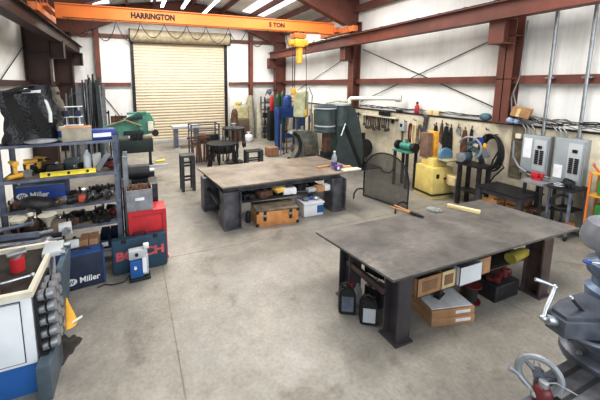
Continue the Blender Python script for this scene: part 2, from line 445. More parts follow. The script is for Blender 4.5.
BB(-1.92, 1.92, -.1, -.02, 0, .09).build('bottom_bar', 'lgrey', dr)

# strip lamps hung from the roof
for i, (x, y) in enumerate(((1.15, 10.4), (1.85, 10.4), (2.75, 11.2))):
    t = thing('strip_light', ['white strip light hung over crane, left one', 'white strip light hung over crane, middle one', 'white strip light hung over crane, right one'][i], 'light', (x, y, 5.15), 0, 'strip lights under the roof')
    B((0, 0, .05), (.12, 2.4, .05)).build('lamp_housing', 'white', t)
    MB().cyl((-.03, -1.17, 0), (-.03, 1.17, 0), .02, seg=10).cyl((.03, -1.17, 0), (.03, 1.17, 0), .02, seg=10).build('tube', 'glow', t)
    MB().cyl((0, -1, .05), (0, -1, .5), .006, seg=6).cyl((0, 1, .05), (0, 1, .5), .006, seg=6).build('hanger', 'dark', t)

# ------------------------------------------------------------------ bridge crane
cr = thing('bridge_crane', 'orange bridge crane beam spanning the shop below the roof', 'crane', (2.2, 8.6, 3.99))
mb = MB(); bx0, bx1 = -3.75, 3.9
mb.b2(bx0, bx1, -.012, .012, .06, .36); mb.b2(bx0, bx1, -.11, .11, .35, .375); mb.b2(bx0, bx1, -.09, .09, .04, .062)
mb.b2(bx0, bx1, -.075, -.055, .06, .352)
mb.build('girder', 'orange', cr)
for sx, x in ((-1, -4.0), (1, 4.1)):
    e = BB(x-.09, x+.09, -.85, .85, .03, .2, .01).build('end_truck', 'orange_d', cr)
    for yy in (-.65, .65):
        MB().cyl((x-.035, yy, .085), (x+.035, yy, .085), .08, seg=20).build('wheel', 'dark', e)
    B((x-.16, -.1, .16), (.14, .3, .16), None, .01).build('drive_motor', 'orange_d', e)
BB(-3.95, -3.8, -.5, .5, .2, .26).build('platform', 'orange_d', cr)
mb = MB()
for yy in (-.5, -.2, .1, .5): mb.cyl((-4.0, yy, .2), (-4.0, yy, .62), .012, seg=6)
mb.tube([(-4.0, -.5, .62), (-4.0, .5, .62)], .012); mb.build('handrail', 'orange_d', cr)
text('HARRINGTON', .19, 'letter', cr, (-1.58, -.08, .20), bold=.009, sx=.86)
text('5 TON', .18, 'letter', cr, (1.90, -.08, .20), bold=.007, sx=.95)
# festoon
mb = MB(); x = -3.5; pts = []
k = 0
while x < 3.1:
    d = random.uniform(.34, .56); w = random.uniform(.5, .66)
    for i in range(10):
        u = i / 10; pts.append((x + w*u, -.14, .03 - d*math.sin(PI*u)**.8))
    x += w
mb.tube(pts, .009, 6); mb.build('festoon_cable', 'cable', cr)
MB().tube([(-3.6, -.14, .05), (3.3, -.14, .05)], .008, 6).build('festoon_track', 'dark', cr)
# hoist
ho = thing('chain_hoist', 'yellow electric chain hoist hanging from the orange crane', 'hoist', (4.80, 8.5, 3.97))
BB(-.2, .2, -.14, .14, -.13, .02, .02).build('trolley', 'orange_d', ho)
mb = MB()
for sx in (-1, 1):
    for sy in (-.08, .08): mb.cyl((sx*.12, sy-.015, .02), (sx*.12, sy+.015, .02), .045, seg=14)
mb.build('trolley_wheel', 'dark', ho)
mb = MB(); mb.box((0, 0, -.27), (.34, .3, .24), None, .04); mb.cyl((-.3, 0, -.27), (.3, 0, -.27), .10, seg=20); mb.build('motor_body', 'yellow', ho)
mb = MB(); mb.cyl((.05, 0, -.38), (.05, 0, -.86), .105, .09, seg=16); mb.build('chain_bag', 'yellow', ho)
mb = MB()
for x_ in (-.17, -.1): mb.cyl((x_, 0, -.35), (x_, 0, -1.62), .012, seg=6)
mb.build('load_chain', 'cable', ho)
mb = MB(); mb.box((-.135, 0, -1.70), (.15, .1, .17), None, .03)
mb.build('hook_block', 'yellow', ho)
MB().torus((-.135, 0, -1.87), .06, .018, (PI/2, 0, 0), 16, 1.6*PI, -.9*PI).build('hook', 'yellow', ho)
MB().tube([(.25, 0, -.3), (.3, 0, -.8), (.32, 0, -1.7), (.31, 0, -2.3)], .009, 6).build('pendant_cord', 'cable', ho)
B((.31, 0, -2.4), (.06, .05, .2), None, .01).build('pendant', 'dyellow', ho)
# ------------------------------------------------------------------ welding tables
def hleg(name, par, x, y, w, d, h, m, rz=0, base=.25):
    mb = MB(); t = .016
    mb.b2(x-w/2, x+w/2, y-d/2, y-d/2+t, .015, h); mb.b2(x-w/2, x+w/2, y+d/2-t, y+d/2, .015, h)
    mb.b2(x-t/2, x+t/2, y-d/2+t, y+d/2-t, .015, h)
    mb.b2(x-base/2, x+base/2, y-base/2, y+base/2, 0, .018)
    return mb.build(name, m, par)
T = .74
def plate(corners, z0, z1): # corners CCW local
    mb = MB(); mb.prism(corners, z1-z0, c=(0, 0, z0)); return mb
t1 = thing('welding_table', 'near steel plate welding table with bar and tongs on top', 'table', (3.5, 2.45, 0), 0, 'heavy steel work tables')
def loc1(pts): return [(x-3.5, y-2.45) for x, y in pts]
plate(loc1([(2.11, 1.95), (5.0, 1.91), (4.86, 2.97), (1.97, 2.99)]), T-.022, T).build('tabletop', 'top1', t1, smooth=False)
for x, y in ((-1.18, -.37), (.88, -.46), (-1.23, .27), (.82, .3)):
    hleg('leg', t1, x, y, .165, .18, T-.022, 'legst' if x < 0 else 'legrust', 0, .22)
mb = MB(); mb.b2(-1.3, -1.26, -.3, .25, .43, .5); mb.b2(-1.3, -1.22, -.3, .25, .43, .438); mb.build('side_rail', 'legrust', t1)
mb = MB(); mb.b2(-1.1, .8, -.42, -.38, .43, .45); mb.b2(-1.1, .8, .3, .34, .43, .45); mb.b2(.78, .82, -.42, .3, .43, .45); mb.build('shelf_frame', 'red_iron_d', t1)
BB(-1.14, .8, -.40, .32, .45, .456).build('shelf', 'dark', t1)
mb = MB(); mb.b2(-1.2, .9, -.45, -.41, T-.09, T-.022)
mb.b2(-1.2, .9, .36, .4, T-.09, T-.022); mb.build('apron', 'legst', t1)

t2 = thing('welding_table', 'far steel plate welding table with wooden chest stored beneath', 'table', (2.8, 5.6, 0), 0, 'heavy steel work tables')
def loc2(pts): return [(x-2.8, y-5.6) for x, y in pts]
plate(loc2([(1.36, 4.92), (4.30, 4.93), (4.15, 6.35), (1.21, 6.33)]), T-.025, T).build('tabletop', 'top2', t2, smooth=False)
for x, y in ((-1.28, -.62), (.9, -.62), (-1.42, .32), (.86, .5)):
    mb = MB(); t = .016; w = .31; d = .3
    mb.b2(x-w/2, x-w/2+t, y-d/2, y+d/2, .015, T-.1); mb.b2(x+w/2-t, x+w/2, y-d/2, y+d/2, .015, T-.1); mb.b2(x-w/2, x+w/2, y-.06, y-.045, .015, T-.1)
    mb.b2(x-.17, x+.17, y-.165, y+.165, 0, .016)
    mb.build('leg', 'darkb', t2)
mb = MB(); mb.ibeam((-1.4, -.57, .665), (1.05, -.57, .665), .1, .1, .01); mb.ibeam((-1.5, .5, .665), (1.0, .5, .665), .1, .1, .01); mb.ibeam((-1.35, -.55, .665), (-1.43, .5, .665), .1, .1, .01); mb.build('apron', 'darkb', t2)
mb = MB(); mb.b2(-1.14, .74, -.62, -.6, .39, .425); mb.b2(-1.2, .74, .3, .32, .39, .425); mb.b2(-1.5, -1.44, -.5, .3, .39, .45)
mb.build('shelf_frame', 'dark', t2)
BB(-1.14, .74, -.6, .3, .412, .42).build('shelf', 'dark', t2)
# ------------------------------------------------------------------ small-item builders
def mk_grinder(label, group=None, body='dark'):
    t = thing('angle_grinder', label, 'power tool', (0, 0, 0), 0, group)
    MB().cyl((-.15, 0, .04), (.04, 0, .04), .028, .034, 12).build('body', body, t)
    MB().cyl((.07, -.01, .04), (.07, -.045, .04), .06, seg=20).build('disc', 'silver', t)
    MB().sph((.065, .01, .045), .04, seg=10).build('gear_head', 'silver', t)
    MB().cyl((.06, 0, .06), (.06, .02, .17), .014, seg=8).build('side_handle', 'black', t)
    return t
def mk_drill(label, body, group=None):
    t = thing('cordless_drill', label, 'power tool', (0, 0, 0), 0, group)
    mb = MB(); mb.cyl((-.08, 0, .19), (.07, 0, .19), .036, .03, 12); mb.box((-.04, 0, .11), (.045, .04, .13), (0, .15, 0), .01); mb.build('body', body, t)
    MB().cyl((.07, 0, .19), (.13, 0, .19), .022, .012, 10).build('chuck', 'black', t)
    B((-.035, 0, .03), (.11, .07, .06), None, .008).build('battery', 'black', t)
    return t
def mk_box(name, label, cat, w, d, h, m, loc, rz=0, group=None, lid=None, tape=None):
    t = thing(name, label, cat, loc, rz, group)
    B((0, 0, h/2), (w, d, h), None, .004).build('body', m, t)
    mb = MB(); mb.b2(-w/2+.002, -.001, -d/2+.001, d/2-.001, h, h+.004); mb.b2(.001, w/2-.002, -d/2+.001, d/2-.001, h, h+.004); mb.build('flaps', lid or m, t)
    if tape: BB(-w/2*.9, -w/2*.1, -d/2-.002, -d/2, h*.35, h*.75).build('label_sticker', tape, t)
    return t
# ------------------------------------------------------------------ steel shelf
X0, X1, Y0, Y1 = -1.58, -.21, 4.46, 4.98
LV = (.24, .63, .935, 1.325, 1.765)
sh = thing('steel_shelf', 'blue-grey steel shelving unit loaded with tools by the left wall', 'shelving', (0, 0, 0))
for x in (X0+.035, X1-.035):
    for y in (Y0+.02, Y1-.02):
        mb = MB(); mb.b2(x-.03, x+.03, y-.004, y+.004, 0, 1.82); mb.b2(x-.03, x-.022, y-.02, y+.02, 0, 1.82); mb.b2(x+.022, x+.03, y-.02, y+.02, 0, 1.82); mb.build('post', 'slate', sh)
for z in LV:
    s = BB(X0+.01, X1-.01, Y0+.02, Y1, z-.006, z).build('shelf_board', 'dwood' if z < 1.5 else 'dark', sh)
    mb = MB(); mb.b2(X0, X1, Y0-.005, Y0+.02, z-.035, z); mb.b2(X0, X1, Y1-.02, Y1, z-.035, z); mb.build('beam', 'slate', s)
# second upright frame stood beside it
solo(MB().b2(-.17, -.11, 4.55, 4.58, 0, 1.5).b2(-.17, -.11, 4.9, 4.93, 0, 1.5).b2(-.165, -.115, 4.55, 4.93, 1.3, 1.34).b2(-.165, -.115, 4.55, 4.93, .4, .44), 'shelf_upright', 'narrow grey steel upright frame beside the shelving', 'upright', 'grey')
# wrapped bundle
t = thing('wrapped_bundle', 'tall bundle wrapped in glossy black plastic on the shelf top', 'bundle', (-1.21, 4.8, 1.765))
mb = MB(); vs = bmesh.ops.create_cube(mb.bm, size=1)['verts']
bmesh.ops.subdivide_edges(mb.bm, edges=mb.bm.edges[:], cuts=9, use_grid_fill=True)
rnd = random.Random(3)
for v in mb.bm.verts:
    x, y, z = v.co; k = 1 - .12*max(0, z)
    bulge = 1 + .08*math.sin(6*z+3*x) + .03*math.sin(13*x+5*z)
    px = x*.62*k*bulge; py = y*.52*k*bulge
    r = math.hypot(x, y)
    if r > .55: px *= 1 - (r-.55)*.45; py *= 1 - (r-.55)*.45
    pz = (z+.5)*.68 + .035*math.sin(5*x)*(z+.5) + rnd.uniform(-.008, .008)
    v.co = (px + .012*math.sin(22*z+9*x), py + .018*math.sin(17*x+4*z) + rnd.uniform(-.006, .006), pz)
mb.build('plastic_wrap', 'bag', t)
B((.06, -.22, .66), (.19, .1, .03), (.3, 0, 0)).build('white_label', 'paper', t)
MB().tube([(.16, -.22, .60), (.21, -.25, .5), (.24, -.27, .38), (.235, -.27, .26)], .022, 8).build('white_strap', 'plastic_w', t)
mb = MB()
mb.tube([(-.3, -.2, .6), (-.05, -.29, .66), (.2, -.2, .65), (.3, 0, .62)], .02, 8); mb.tube([(-.32, -.1, .62), (0, 0, .72), (.25, .1, .68)], .025, 8)
mb.build('roll_edge', 'black', t)
solo(MB().sph((0, 0, 0), .15, (1.3, 1.0, .22), 14), 'plastic_sheet', 'crumpled grey plastic sheet lying before the black bundle', 'sheet', 'film', (-1.1, 4.56, 1.79))
mk_box('cardboard_box', 'pale worn box on the shelf top beside the black bundle', 'box', .34, .26, .17, mat('pale_box', '#aaa292', .8), (-.70, 4.62, 1.767), .1, lid='card')
t = mk_box('blue_box', 'bright blue printed box on the right of the shelf top', 'box', .3, .22, .12, 'mblue', (-.40, 4.66, 1.767), .12, lid='mblue')
BB(-.12, .1, -.113, -.111, .03, .085).build('print', 'wlet', t)
t = thing('paint_can', 'small tin can with blue label between bundle and pale box', 'can', (-.895, 4.68, 1.767))
MB().lathe([(.05, 0), (.052, .01), (.05, .02), (.05, .17), (.053, .18), (.045, .182)], seg=20).build('body', 'cream', t)
MB().lathe([(.0515, .04), (.0515, .13)], seg=20).build('label_band', 'mblue', t)
t = thing('wire_stand', 'small white metal stand holding boxes behind the pale box', 'stand', (-.78, 4.9, 1.767))
for z in (.16, .28, .42): BB(-.12, .12, -.06, .06, z, z+.01).build('tray', 'white', t)
for x in (-.08, .08): BB(x-.006, x+.006, -.006, .006, 0, .42).build('post', 'white', t)
for i, x in enumerate((-.08, .06)): solo(B((0, 0, .04), (.08, .08, .08), None, .01), 'parts_box', ['small dark blue box on white stand, left one', 'small dark blue box on white stand, right one'][i], 'box', 'navy', (-.78+x, 4.9, 1.767+.292))
# items, upper shelf  z=1.325
z = 1.327
d1 = mk_drill('yellow cordless drill standing at the left end of the upper shelf', 'dyellow'); d1.location = (-1.44, 4.62, z); d1.rotation_euler = (0, 0, 2.2)
d2 = copy_tree(d1, (-1.26, 4.66, z), .3, 'yellow and black cordless drill beside the yellow level'); d3 = copy_tree(d1, (-1.17, 4.76, z), -.5, 'yellow cordless drill facing the shelf back, third from left')
gr = mk_grinder('yellow angle grinder lying left on the upper shelf', None, 'dyellow'); gr.location = (-1.36, 4.58, z); gr.rotation_euler = (0, 0, .8)
t = thing('spirit_level', 'long yellow spirit level lying on the upper shelf edge', 'level', (-.82, 4.52, z), .03)
mb = MB(); mb.ibeam((-.32, 0, .03), (.32, 0, .03), .03, .06, .006); mb.build('body', mat('level_yellow', '#f2dc1c', .4), t)
for x in (-.22, 0, .22): MB().cyl((x, -.012, .03), (x, .012, .03), .017, seg=12).build('vial', 'black', t)
GB = []
def place(src, spots, labels, grp=None):
    for i, (x, y, zz, rz) in enumerate(spots):
        if i == 0: o = src; o.location = (x, y, zz); o.rotation_euler = (0, 0, rz); o['label'] = labels[0]
        else: o = copy_tree(src, (x, y, zz), rz, labels[i])
        if grp: o['group'] = grp
bg_ = mk_grinder('x', 'angle grinders on the middle shelf')
place(bg_, [(-.74, 4.6, .937, 1.2), (-.6, 4.58, .937, 1.4), (-.47, 4.6, .937, 1.0), (-.36, 4.62, .937, 1.5)],
      ['dark angle grinder with silver disc, left of four on middle shelf', 'dark angle grinder with upright handle, second of four on middle shelf', 'dark angle grinder, third of four on middle shelf', 'dark angle grinder next to the shelf post on middle shelf'], 'angle grinders on the middle shelf')
solo(B((0, 0, .05), (.09, .08, .09), None, .02), 'cable_reel_cap', 'small orange-red cap between grinders on the middle shelf', 'cap', mat('orange_red', '#cf5a32'), (-.69, 4.53, .937))
solo(MB().cyl((0, 0, 0), (0, 0, .2), .05, seg=16).lathe([(.05, .2), (.02, .25), (.02, .28)], seg=16), 'spray_can', 'white spray can standing on upper shelf behind the level', 'can', 'white', (-.62, 4.72, z))
solo(MB().b2(-.05, .05, -.05, .05, 0, .22, .01), 'white_carton', 'white upright carton beside white spray can on upper shelf', 'carton', 'plastic_w', (-.5, 4.72, z))
solo(MB().box((0, 0, .12), (.07, .1, .26), (0, .6, 0), .01), 'caulking_gun', 'grey angled tool leaning on the upper shelf right end', 'tool', 'grey', (-.42, 4.6, z))
solo(MB().sph((0, 0, .06), .07, (1.2, 1, .8), 12), 'red_bag', 'red cloth bundle at the right end of upper shelf', 'bag', 'dred', (-.3, 4.62, z))
solo(MB().b2(-.09, .09, -.06, .06, 0, .15, .01), 'tool_case', 'grey-green plastic case in the middle of upper shelf', 'case', 'teal', (-.82, 4.85, z))
solo(MB().b2(-.1, .1, -.07, .07, 0, .09, .02), 'battery_charger', 'black charger lying mid upper shelf behind the level', 'charger', 'black', (-1.0, 4.72, z))
# blue welder box on middle shelf
t = thing('blue_toolbox', 'long blue box lettered Miller on the middle shelf', 'toolbox', (-1.17, 4.76, .937), -.02)
B((0, 0, .13), (.56, .3, .25), None, .012).build('body', 'mblue', t)
BB(-.27, .27, -.14, .14, .255, .262).build('lid', mat('box_lid', '#8fa9c9'), t)
def miller(par, x, y, zz, s):
    mb = MB(); mb.cyl((x-.9*s, y, zz), (x-.9*s, y-.003, zz), s*.74, seg=28)
    for v in mb.bm.verts: v.co.z = zz + (v.co.z-zz)*.68
    mb.build('logo_oval', 'wlet', par)
    mb = MB()
    for k in (-1, 0, 1):
        cx = x-.9*s + k*.26*s
        mb.prism([(cx-.19*s, zz-.24*s), (cx-.06*s, zz-.24*s), (cx+.14*s, zz+.24*s), (cx+.01*s, zz+.24*s)], .002, XZ(0, y-.006, 0))
    mb.build('logo_stripes', 'navy', par)
    text('Miller', s*1.15, 'wlet', par, (x+1.35*s, y-.003, zz), bold=s*.03, sx=.95)
miller(t, -.13, -.152, .14, .085)
# small random hand tools on shelves
def mk_tool(kind, m, seed):
    r = random.Random(seed); mb = MB()
    if kind == 'clamp':
        mb.tube([(0, 0, .01), (.12, 0, .01), (.14, .02, .05), (.12, .03, .09)], .012, 6); mb.cyl((0, 0, .01), (0, 0, .1), .01, seg=6)
    elif kind == 'wrench':
        mb.box((0, 0, .01), (.2, .022, .012)); mb.torus((.115, 0, .012), .022, .009, None, 12); mb.torus((-.115, 0, .012), .018, .008, None, 12)
    elif kind == 'socket':
        mb.cyl((0, 0, 0), (0, 0, .07), .03, seg=12); mb.cyl((0, 0, .07), (0, 0, .09), .018, seg=10)
    elif kind == 'casting':
        mb.cyl((-.05, 0, .05), (.05, 0, .05), .045, seg=14); mb.box((.0, 0, .04), (.05, .12, .05), r.uniform(0, 3), .01); mb.cyl((.05, 0, .05), (.09, 0, .05), .02, seg=10)
    elif kind == 'hose':
        mb.torus((0, 0, .02), .06, .012, None, 18); mb.torus((.01, 0, .045), .055, .012, None, 18)
    return mb
TL = {'clamp': 'small steel clamp lying among the shelf tools', 'wrench': 'steel wrench lying among the shelf tools', 'socket': 'short round steel fitting among the shelf tools', 'casting': 'dark air tool body among the shelf tools', 'hose': 'small coiled black hose among the shelf tools'}
cols = ['dark', 'silver', 'black', 'dark', 'blk_paint', 'blk_paint', 'rust']
protos = {}
def scatter(n, x0, x1, y0, y1, zz, seed, kinds=('clamp', 'wrench', 'socket', 'casting', 'hose', 'casting')):
    r = random.Random(seed)
    for i in range(n):
        k = r.choice(kinds); m = r.choice(cols)
        if (k, m) not in protos:
            nm = {'clamp': 'clamp', 'wrench': 'wrench', 'socket': 'steel_fitting', 'casting': 'air_tool', 'hose': 'hose_coil'}[k]
            o = solo(mk_tool(k, m, i), nm, TL[k], 'tool', m, group=k + ' tools lying on shelves and bench'); protos[(k, m)] = o
        else: o = copy_tree(protos[(k, m)])
        o.location = (x0 + (x1-x0)*(i+.5)/n + r.uniform(-.02, .02), r.uniform(y0, y1), zz); o.rotation_euler = (0, 0, r.uniform(0, 6))
scatter(18, -1.5, -.75, 4.5, 4.62, .937, 1)
scatter(16, -1.4, -.3, 4.75, 4.92, .937, 2, ('casting', 'hose', 'socket', 'casting'))
scatter(18, -1.5, -.3, 4.5, 4.62, .632, 3)
scatter(18, -1.5, -.28, 4.7, 4.9, .632, 4, ('casting', 'hose', 'clamp', 'casting'))
scatter(14, -1.4, -.3, 4.8, 4.93, z, 5, ('casting', 'hose', 'casting'))
scatter(10, -1.5, -.8, 4.55, 4.9, .243, 6)
solo(MB().sph((0, 0, .06), .07, (1.2, 1, .8), 12), 'red_glove', 'dark red glove bunched at right end of third shelf', 'glove', 'dred', (-.33, 4.66, .632))
# low shelf bins and boxes
for i, x in enumerate((-.42, -.3)):
    t = thing('parts_bin', ['dark open parts bin, left of pair on bottom shelf', 'dark open parts bin, right of pair on bottom shelf'][i], 'bin', (x-.03, 4.62, .243))
    mb = MB(); mb.b2(-.055, .055, -.13, .13, 0, .01); mb.b2(-.055, -.05, -.13, .13, 0, .2); mb.b2(.05, .055, -.13, .13, 0, .2); mb.b2(-.05, .05, -.13, -.125, 0, .12); mb.b2(-.05, .05, .125, .13, 0, .2); mb.build('body', 'navy', t)
    BB(-.04, .04, -.134, -.131, .03, .09).build('front_label', 'paper', t)
for i, x in enumerate((-.67, -.56)):
    mk_box('cardboard_box', ['upright cardboard carton behind blue case, left one', 'upright cardboard carton behind blue case, right one'][i], 'box', .10, .2, .25, 'card', (x, 4.45-.12, .28), 0, lid='cardd')
solo(BB(-.78, -.52, 4.2, 4.44, 0, .277), 'steel_block', 'dark steel block holding up two cardboard cartons', 'block', 'dark')
solo(B((0, 0, .09), (.12, .02, .16), (-.25, 0, 0)), 'note_card', 'white card leaning beside the cardboard cartons', 'card', 'paper', (-.78, 4.22, .39))
solo(B((0, 0, .195), (.16, .16, .39)), 'tool_crate', 'dark crate behind the blue case under white card', 'crate', 'dark', (-.88, 4.32, 0))

# red cabinet, grey drawer box, cases on floor
t = thing('red_toolbox', 'red steel toolbox standing upright beside the shelving', 'toolbox', (.12, 4.5, 0))
B((0, 0, .39), (.50, .32, .74), None, .01).build('body', 'red', t)
mb = MB(); mb.b2(-.26, .26, -.175, -.16, .02, .06); mb.b2(-.25, .25, -.175, -.16, .71, .765); mb.b2(-.25, -.2, -.175, -.16, .06, .71); mb.b2(.2, .25, -.175, -.16, .06, .71); mb.build('front_rim', 'red', t)
t = thing('drill_index', 'grey steel drawer box on red toolbox, full of bits', 'box', (.03, 4.5, .762))
mb = MB(); mb.b2(-.17, .17, -.14, -.13, 0, .3); mb.b2(-.17, .17, .13, .14, 0, .3); mb.b2(-.17, -.16, -.13, .13, 0, .3); mb.b2(.16, .17, -.13, .13, 0, .3); mb.b2(-.16, .16, -.13, .13, 0, .2); mb.build('body', 'grey', t)
BB(-.06, .06, -.145, -.14, .15, .19).build('label_holder', 'wlet', t)
r = random.Random(5); pb = None
for i in range(24):
    x = -.13 + .26*(i % 6)/5; y = -.1 + .2*(i//6)/3
    if pb is None:
        pb = solo(MB().cyl((0, 0, 0), (0, 0, .1), .012, seg=8).cyl((0, 0, .1), (0, 0, .13), .009, .004, 8), 'drill_bit', 'copper and steel bit standing in the grey drawer box', 'bit', 'brass', group='bits standing in the grey box'); o = pb
    else: o = copy_tree(pb)
    o.location = (.03+x, 4.5+y, .963); o.rotation_euler = (r.uniform(-.25, .25), r.uniform(-.3, .3), 0)
t = thing('coolant_motor', 'dark round electric motor behind the grey drawer box', 'motor', (.05, 5.0, 1.05))
MB().cyl((-.15, 0, .1), (.15, 0, .1), .11, seg=18).build('housing', 'blk_paint', t)
MB().cyl((.15, 0, .1), (.22, 0, .1), .03, seg=10).build('shaft', 'silver', t); BB(-.12, .12, -.1, .1, -.06, 0).build('foot_plate', 'dark', t)
solo(BB(-.2, .3, 4.78, 5.2, 0, .99, .01), 'machine_stand', 'dark steel stand under the round electric motor', 'stand', 'dark')
# Bosch case
t = thing('tool_case', 'navy tool case lettered BOSCH leaning on the red toolbox', 'case', (0, 4.22, 0), (.06, 0, .08))
t.rotation_euler = (-.06, 0, .06)
B((0, 0, .24), (.70, .13, .46), None, .03).build('body', 'bnavy', t)
mb = MB(); mb.box((0, -.066, .24), (.62, .01, .34), None, .004); mb.build('front_panel', 'bnavy', t)
MB().tube([(-.08, 0, .47), (-.07, 0, .51), (.07, 0, .51), (.08, 0, .47)], .012, 8).build('handle', 'black', t)
for x in (-.2, .2): B((x, -.068, .45), (.06, .02, .04), None, .004).build('latch', 'black', t)
text('BOSCH', .155, 'rlet', t, (0, -.074, .25), bold=.008, sx=1.22)
# blue and white tool in front
t = thing('band_file_tool', 'white and blue power tool standing before the BOSCH case', 'power tool', (-.02, 4.0, 0), .06)
B((0, 0, .02), (.26, .15, .035), None, .008).build('base', 'blk_paint', t)
B((-.03, 0, .16), (.17, .11, .24), None, .015).build('body', 'blueb', t)
B((.075, -.01, .2), (.07, .1, .26), None, .012).build('column', 'lgrey', t)
B((-.01, 0, .35), (.23, .11, .12), None, .02).build('head', 'lgrey', t)
B((.06, -.06, .2), (.05, .012, .2)).build('scale_plate', 'white', t)
text('B', .06, 'wlet', t, (-.05, -.058, .18), bold=.003)
B((.09, -.02, .44), (.07, .06, .06), None, .01).build('knob_block', 'plastic_w', t); MB().cyl((-.03, -.058, .36), (-.03, -.075, .36), .02, seg=12).build('knob', 'black', t)
MB().tube([(-.12, .03, .05), (-.2, -.03, .02), (-.33, -.02, .012), (-.42, .03, .012), (-.5, .0, .012)], .008, 6).build('cord', 'cable', t)
# Miller case
t = thing('welding_case', 'navy soft case with Miller logo and blue trim', 'case', (-.68, 4.13, 0), .13)
B((-.05, .0, .22), (.56, .2, .43), None, .03).build('body', 'navy', t)
mb = MB(); mb.box((-.05, 0, .44), (.52, .2, .03), None, .012); mb.box((.232, 0, .22), (.025, .205, .40), None, .01); mb.build('trim', mat('trim_blue', '#28508c'), t)
MB().tube([(-.2, 0, .45), (-.15, 0, .49), (.05, 0, .49), (.1, 0, .45)], .012, 8).build('handle', 'black', t)
miller(t, -.055, -.103, .12, .09)

# ------------------------------------------------------------------ left machine
t = thing('machine_cabinet', 'white machine cabinet on blue base with open chip tray', 'cabinet', (-1.35, 3.08, 0))
BB(-.5, .53, -.38, .42, .27, .86, .008).build('body', 'white', t)
BB(-.5, .53, -.37, .42, 0, .27, .004).build('base', 'blueb', t)
mb = MB(); mb.b2(-.52, .55, -.41, -.37, .86, .91); mb.b2(-.52, .55, .4, .44, .86, .91); mb.b2(-.52, -.48, -.37, .4, .86, .91); mb.b2(.51, .55, -.37, .4, .86, .91); mb.build('tray_rim', 'cream', t)
BB(-.48, .51, -.37, .4, .86, .868).build('tray_floor', 'tray', t)
d = BB(-.46, .45, -.395, -.38, .31, .82, .004).build('door', 'white', t)
mb = MB(); 
for a in ((-.465, .455, .3, .305), (-.465, .455, .825, .83), (-.465, -.46, .3, .83), (.45, .455, .3, .83)): mb.b2(a[0], a[1], -.386, -.381, a[2], a[3])
mb.build('door_gap', 'dark', d)
MB().cyl((.25, -.395, .57), (.25, -.41, .57), .018, seg=12).build('knob', 'dark', d)
# teal guard panel
t = thing('machine_guard', 'grey-green slab panel standing along the cabinet side', 'panel', (-.66, 3.05, 0))
mb = MB(); mb.prism([(.45, .86), (-.0, .86), (-.14, .3), (-.06, .3), (.16, .42)], .05, YZ(-.06, 0, 0)); mb.build('slab', 'tealp', t); mb = MB(); mb.b2(-.15, -.05, -.46, -.05, 0, .31, .01); mb.build('post', 'tealp', t)
# tool holders in a rack
rk = thing('tool_rack', 'dark rack plate holding steel tool holders beside the cabinet', 'rack', (-.79, 2.9, 0))
BB(-.015, .006, -.2, .2, .33, .855).build('back_plate', 'dark', rk)
mb = MB()
for zz in (.34, .45, .56, .67, .78): mb.b2(.006, .05, -.2, .1, zz-.02, zz-.01)
mb.build('ledge', 'dark', rk)
th = thing('tool_holder', '', 'tool holder', (0, 0, 0), 0, 'steel tool holders in the rack')
MB().lathe([(.02, -.01), (.045, .0), (.045, .04), (.036, .045), (.036, .055), (.043, .06), (.041, .11), (.022, .12)], seg=18).build('collar', 'silver', th)
MB().lathe([(.040, .044), (.040, .056)], seg=18).build('ring', 'black', th)
k = 0
for zi, zz in enumerate((.33, .44, .55, .66, .77)):
    for yi, y in enumerate((2.76, 2.86, 2.96)):
        lab = '%s steel tool holder in rack row %s from the top' % (('front', 'middle', 'rear')[yi], ('fifth', 'fourth', 'third', 'second', 'first')[zi])
        o = th if k == 0 else copy_tree(th); k += 1
        o.location = (-.785, y, zz+.035); o.rotation_euler = (0, 1.45, 0); o['label'] = lab
# yellow funnel cone with white rod
t = thing('yellow_scoop', 'yellow plastic scoop with white handle leaning on teal slab', 'scoop', (-.66, 3.06, .28))
mb = MB(); mb.lathe([(.075, 0), (.06, .06), (.02, .2), (.006, .26)], seg=18); mb.build('body', 'yellow', t)
MB().cyl((-.02, -.06, .02), (.12, -.02, .06), .011, seg=8).build('handle', 'plastic_w', t)
# items in tray
t = thing('cutter_head', 'red and silver round fitting standing in chip tray', 'fitting', (-1.02, 3.12, .869))
MB().cyl((0, 0, 0), (0, 0, .12), .055, seg=20).build('body', 'red', t)
MB().cyl((0, 0, .12), (0, 0, .15), .035, seg=16).box((0, 0, .165), (.14, .07, .025), .4, .005).build('cap', 'silver', t)
t = thing('cutter_head', 'red round fitting at the front edge of the chip tray', 'fitting', (-1.1, 2.8, .869))
MB().cyl((0, 0, 0), (0, 0, .1), .05, seg=20).build('body', 'red', t); MB().cyl((0, 0, .1), (0, 0, .13), .03, seg=16).build('cap', 'silver', t)
solo(MB().cyl((-.35, -.02, .01), (.2, .03, .02), .011, seg=8).sph((.2, .03, .02), .02, seg=8), 'long_rod', 'long thin steel rod lying across the chip tray', 'rod', 'silver', (-1.05, 2.85, .9), .1)
# grey block vice over slab
t = thing('vise_block', 'light grey machined block on top of the teal slab', 'block', (-.80, 3.38, .875))
B((0, 0, .015), (.17, .24, .05), .1, .008).build('body', 'lgrey', t); MB().cyl((.08, -.08, .01), (.12, -.08, .01), .035, seg=16).build('dial', 'silver', t); MB().cyl((.08, .06, .01), (.13, .07, .01), .03, seg=16).build('dial', 'silver', t)
t = thing('work_bench', 'dark steel bench behind white cabinet, covered with tools', 'bench', (-1.35, 3.95, 0))
BB(-.6, .5, -.36, .34, .78, .83).build('top', 'dwood', t)
for x in (-.55, .45):
    for y in (-.3, .3): BB(x-.025, x+.025, y-.025, y+.025, 0, .78).build('leg', 'dark', t)
t = thing('brown_jug', 'brown glass jug with cream collar on the left bench', 'jug', (-1.14, 4.0, .832))
MB().lathe([(.06, 0), (.075, .02), (.075, .11), (.06, .14), (.03, .17), (.025, .2)], seg=20).build('body', mat('brown_glass', '#3b2a1f', .15), t)
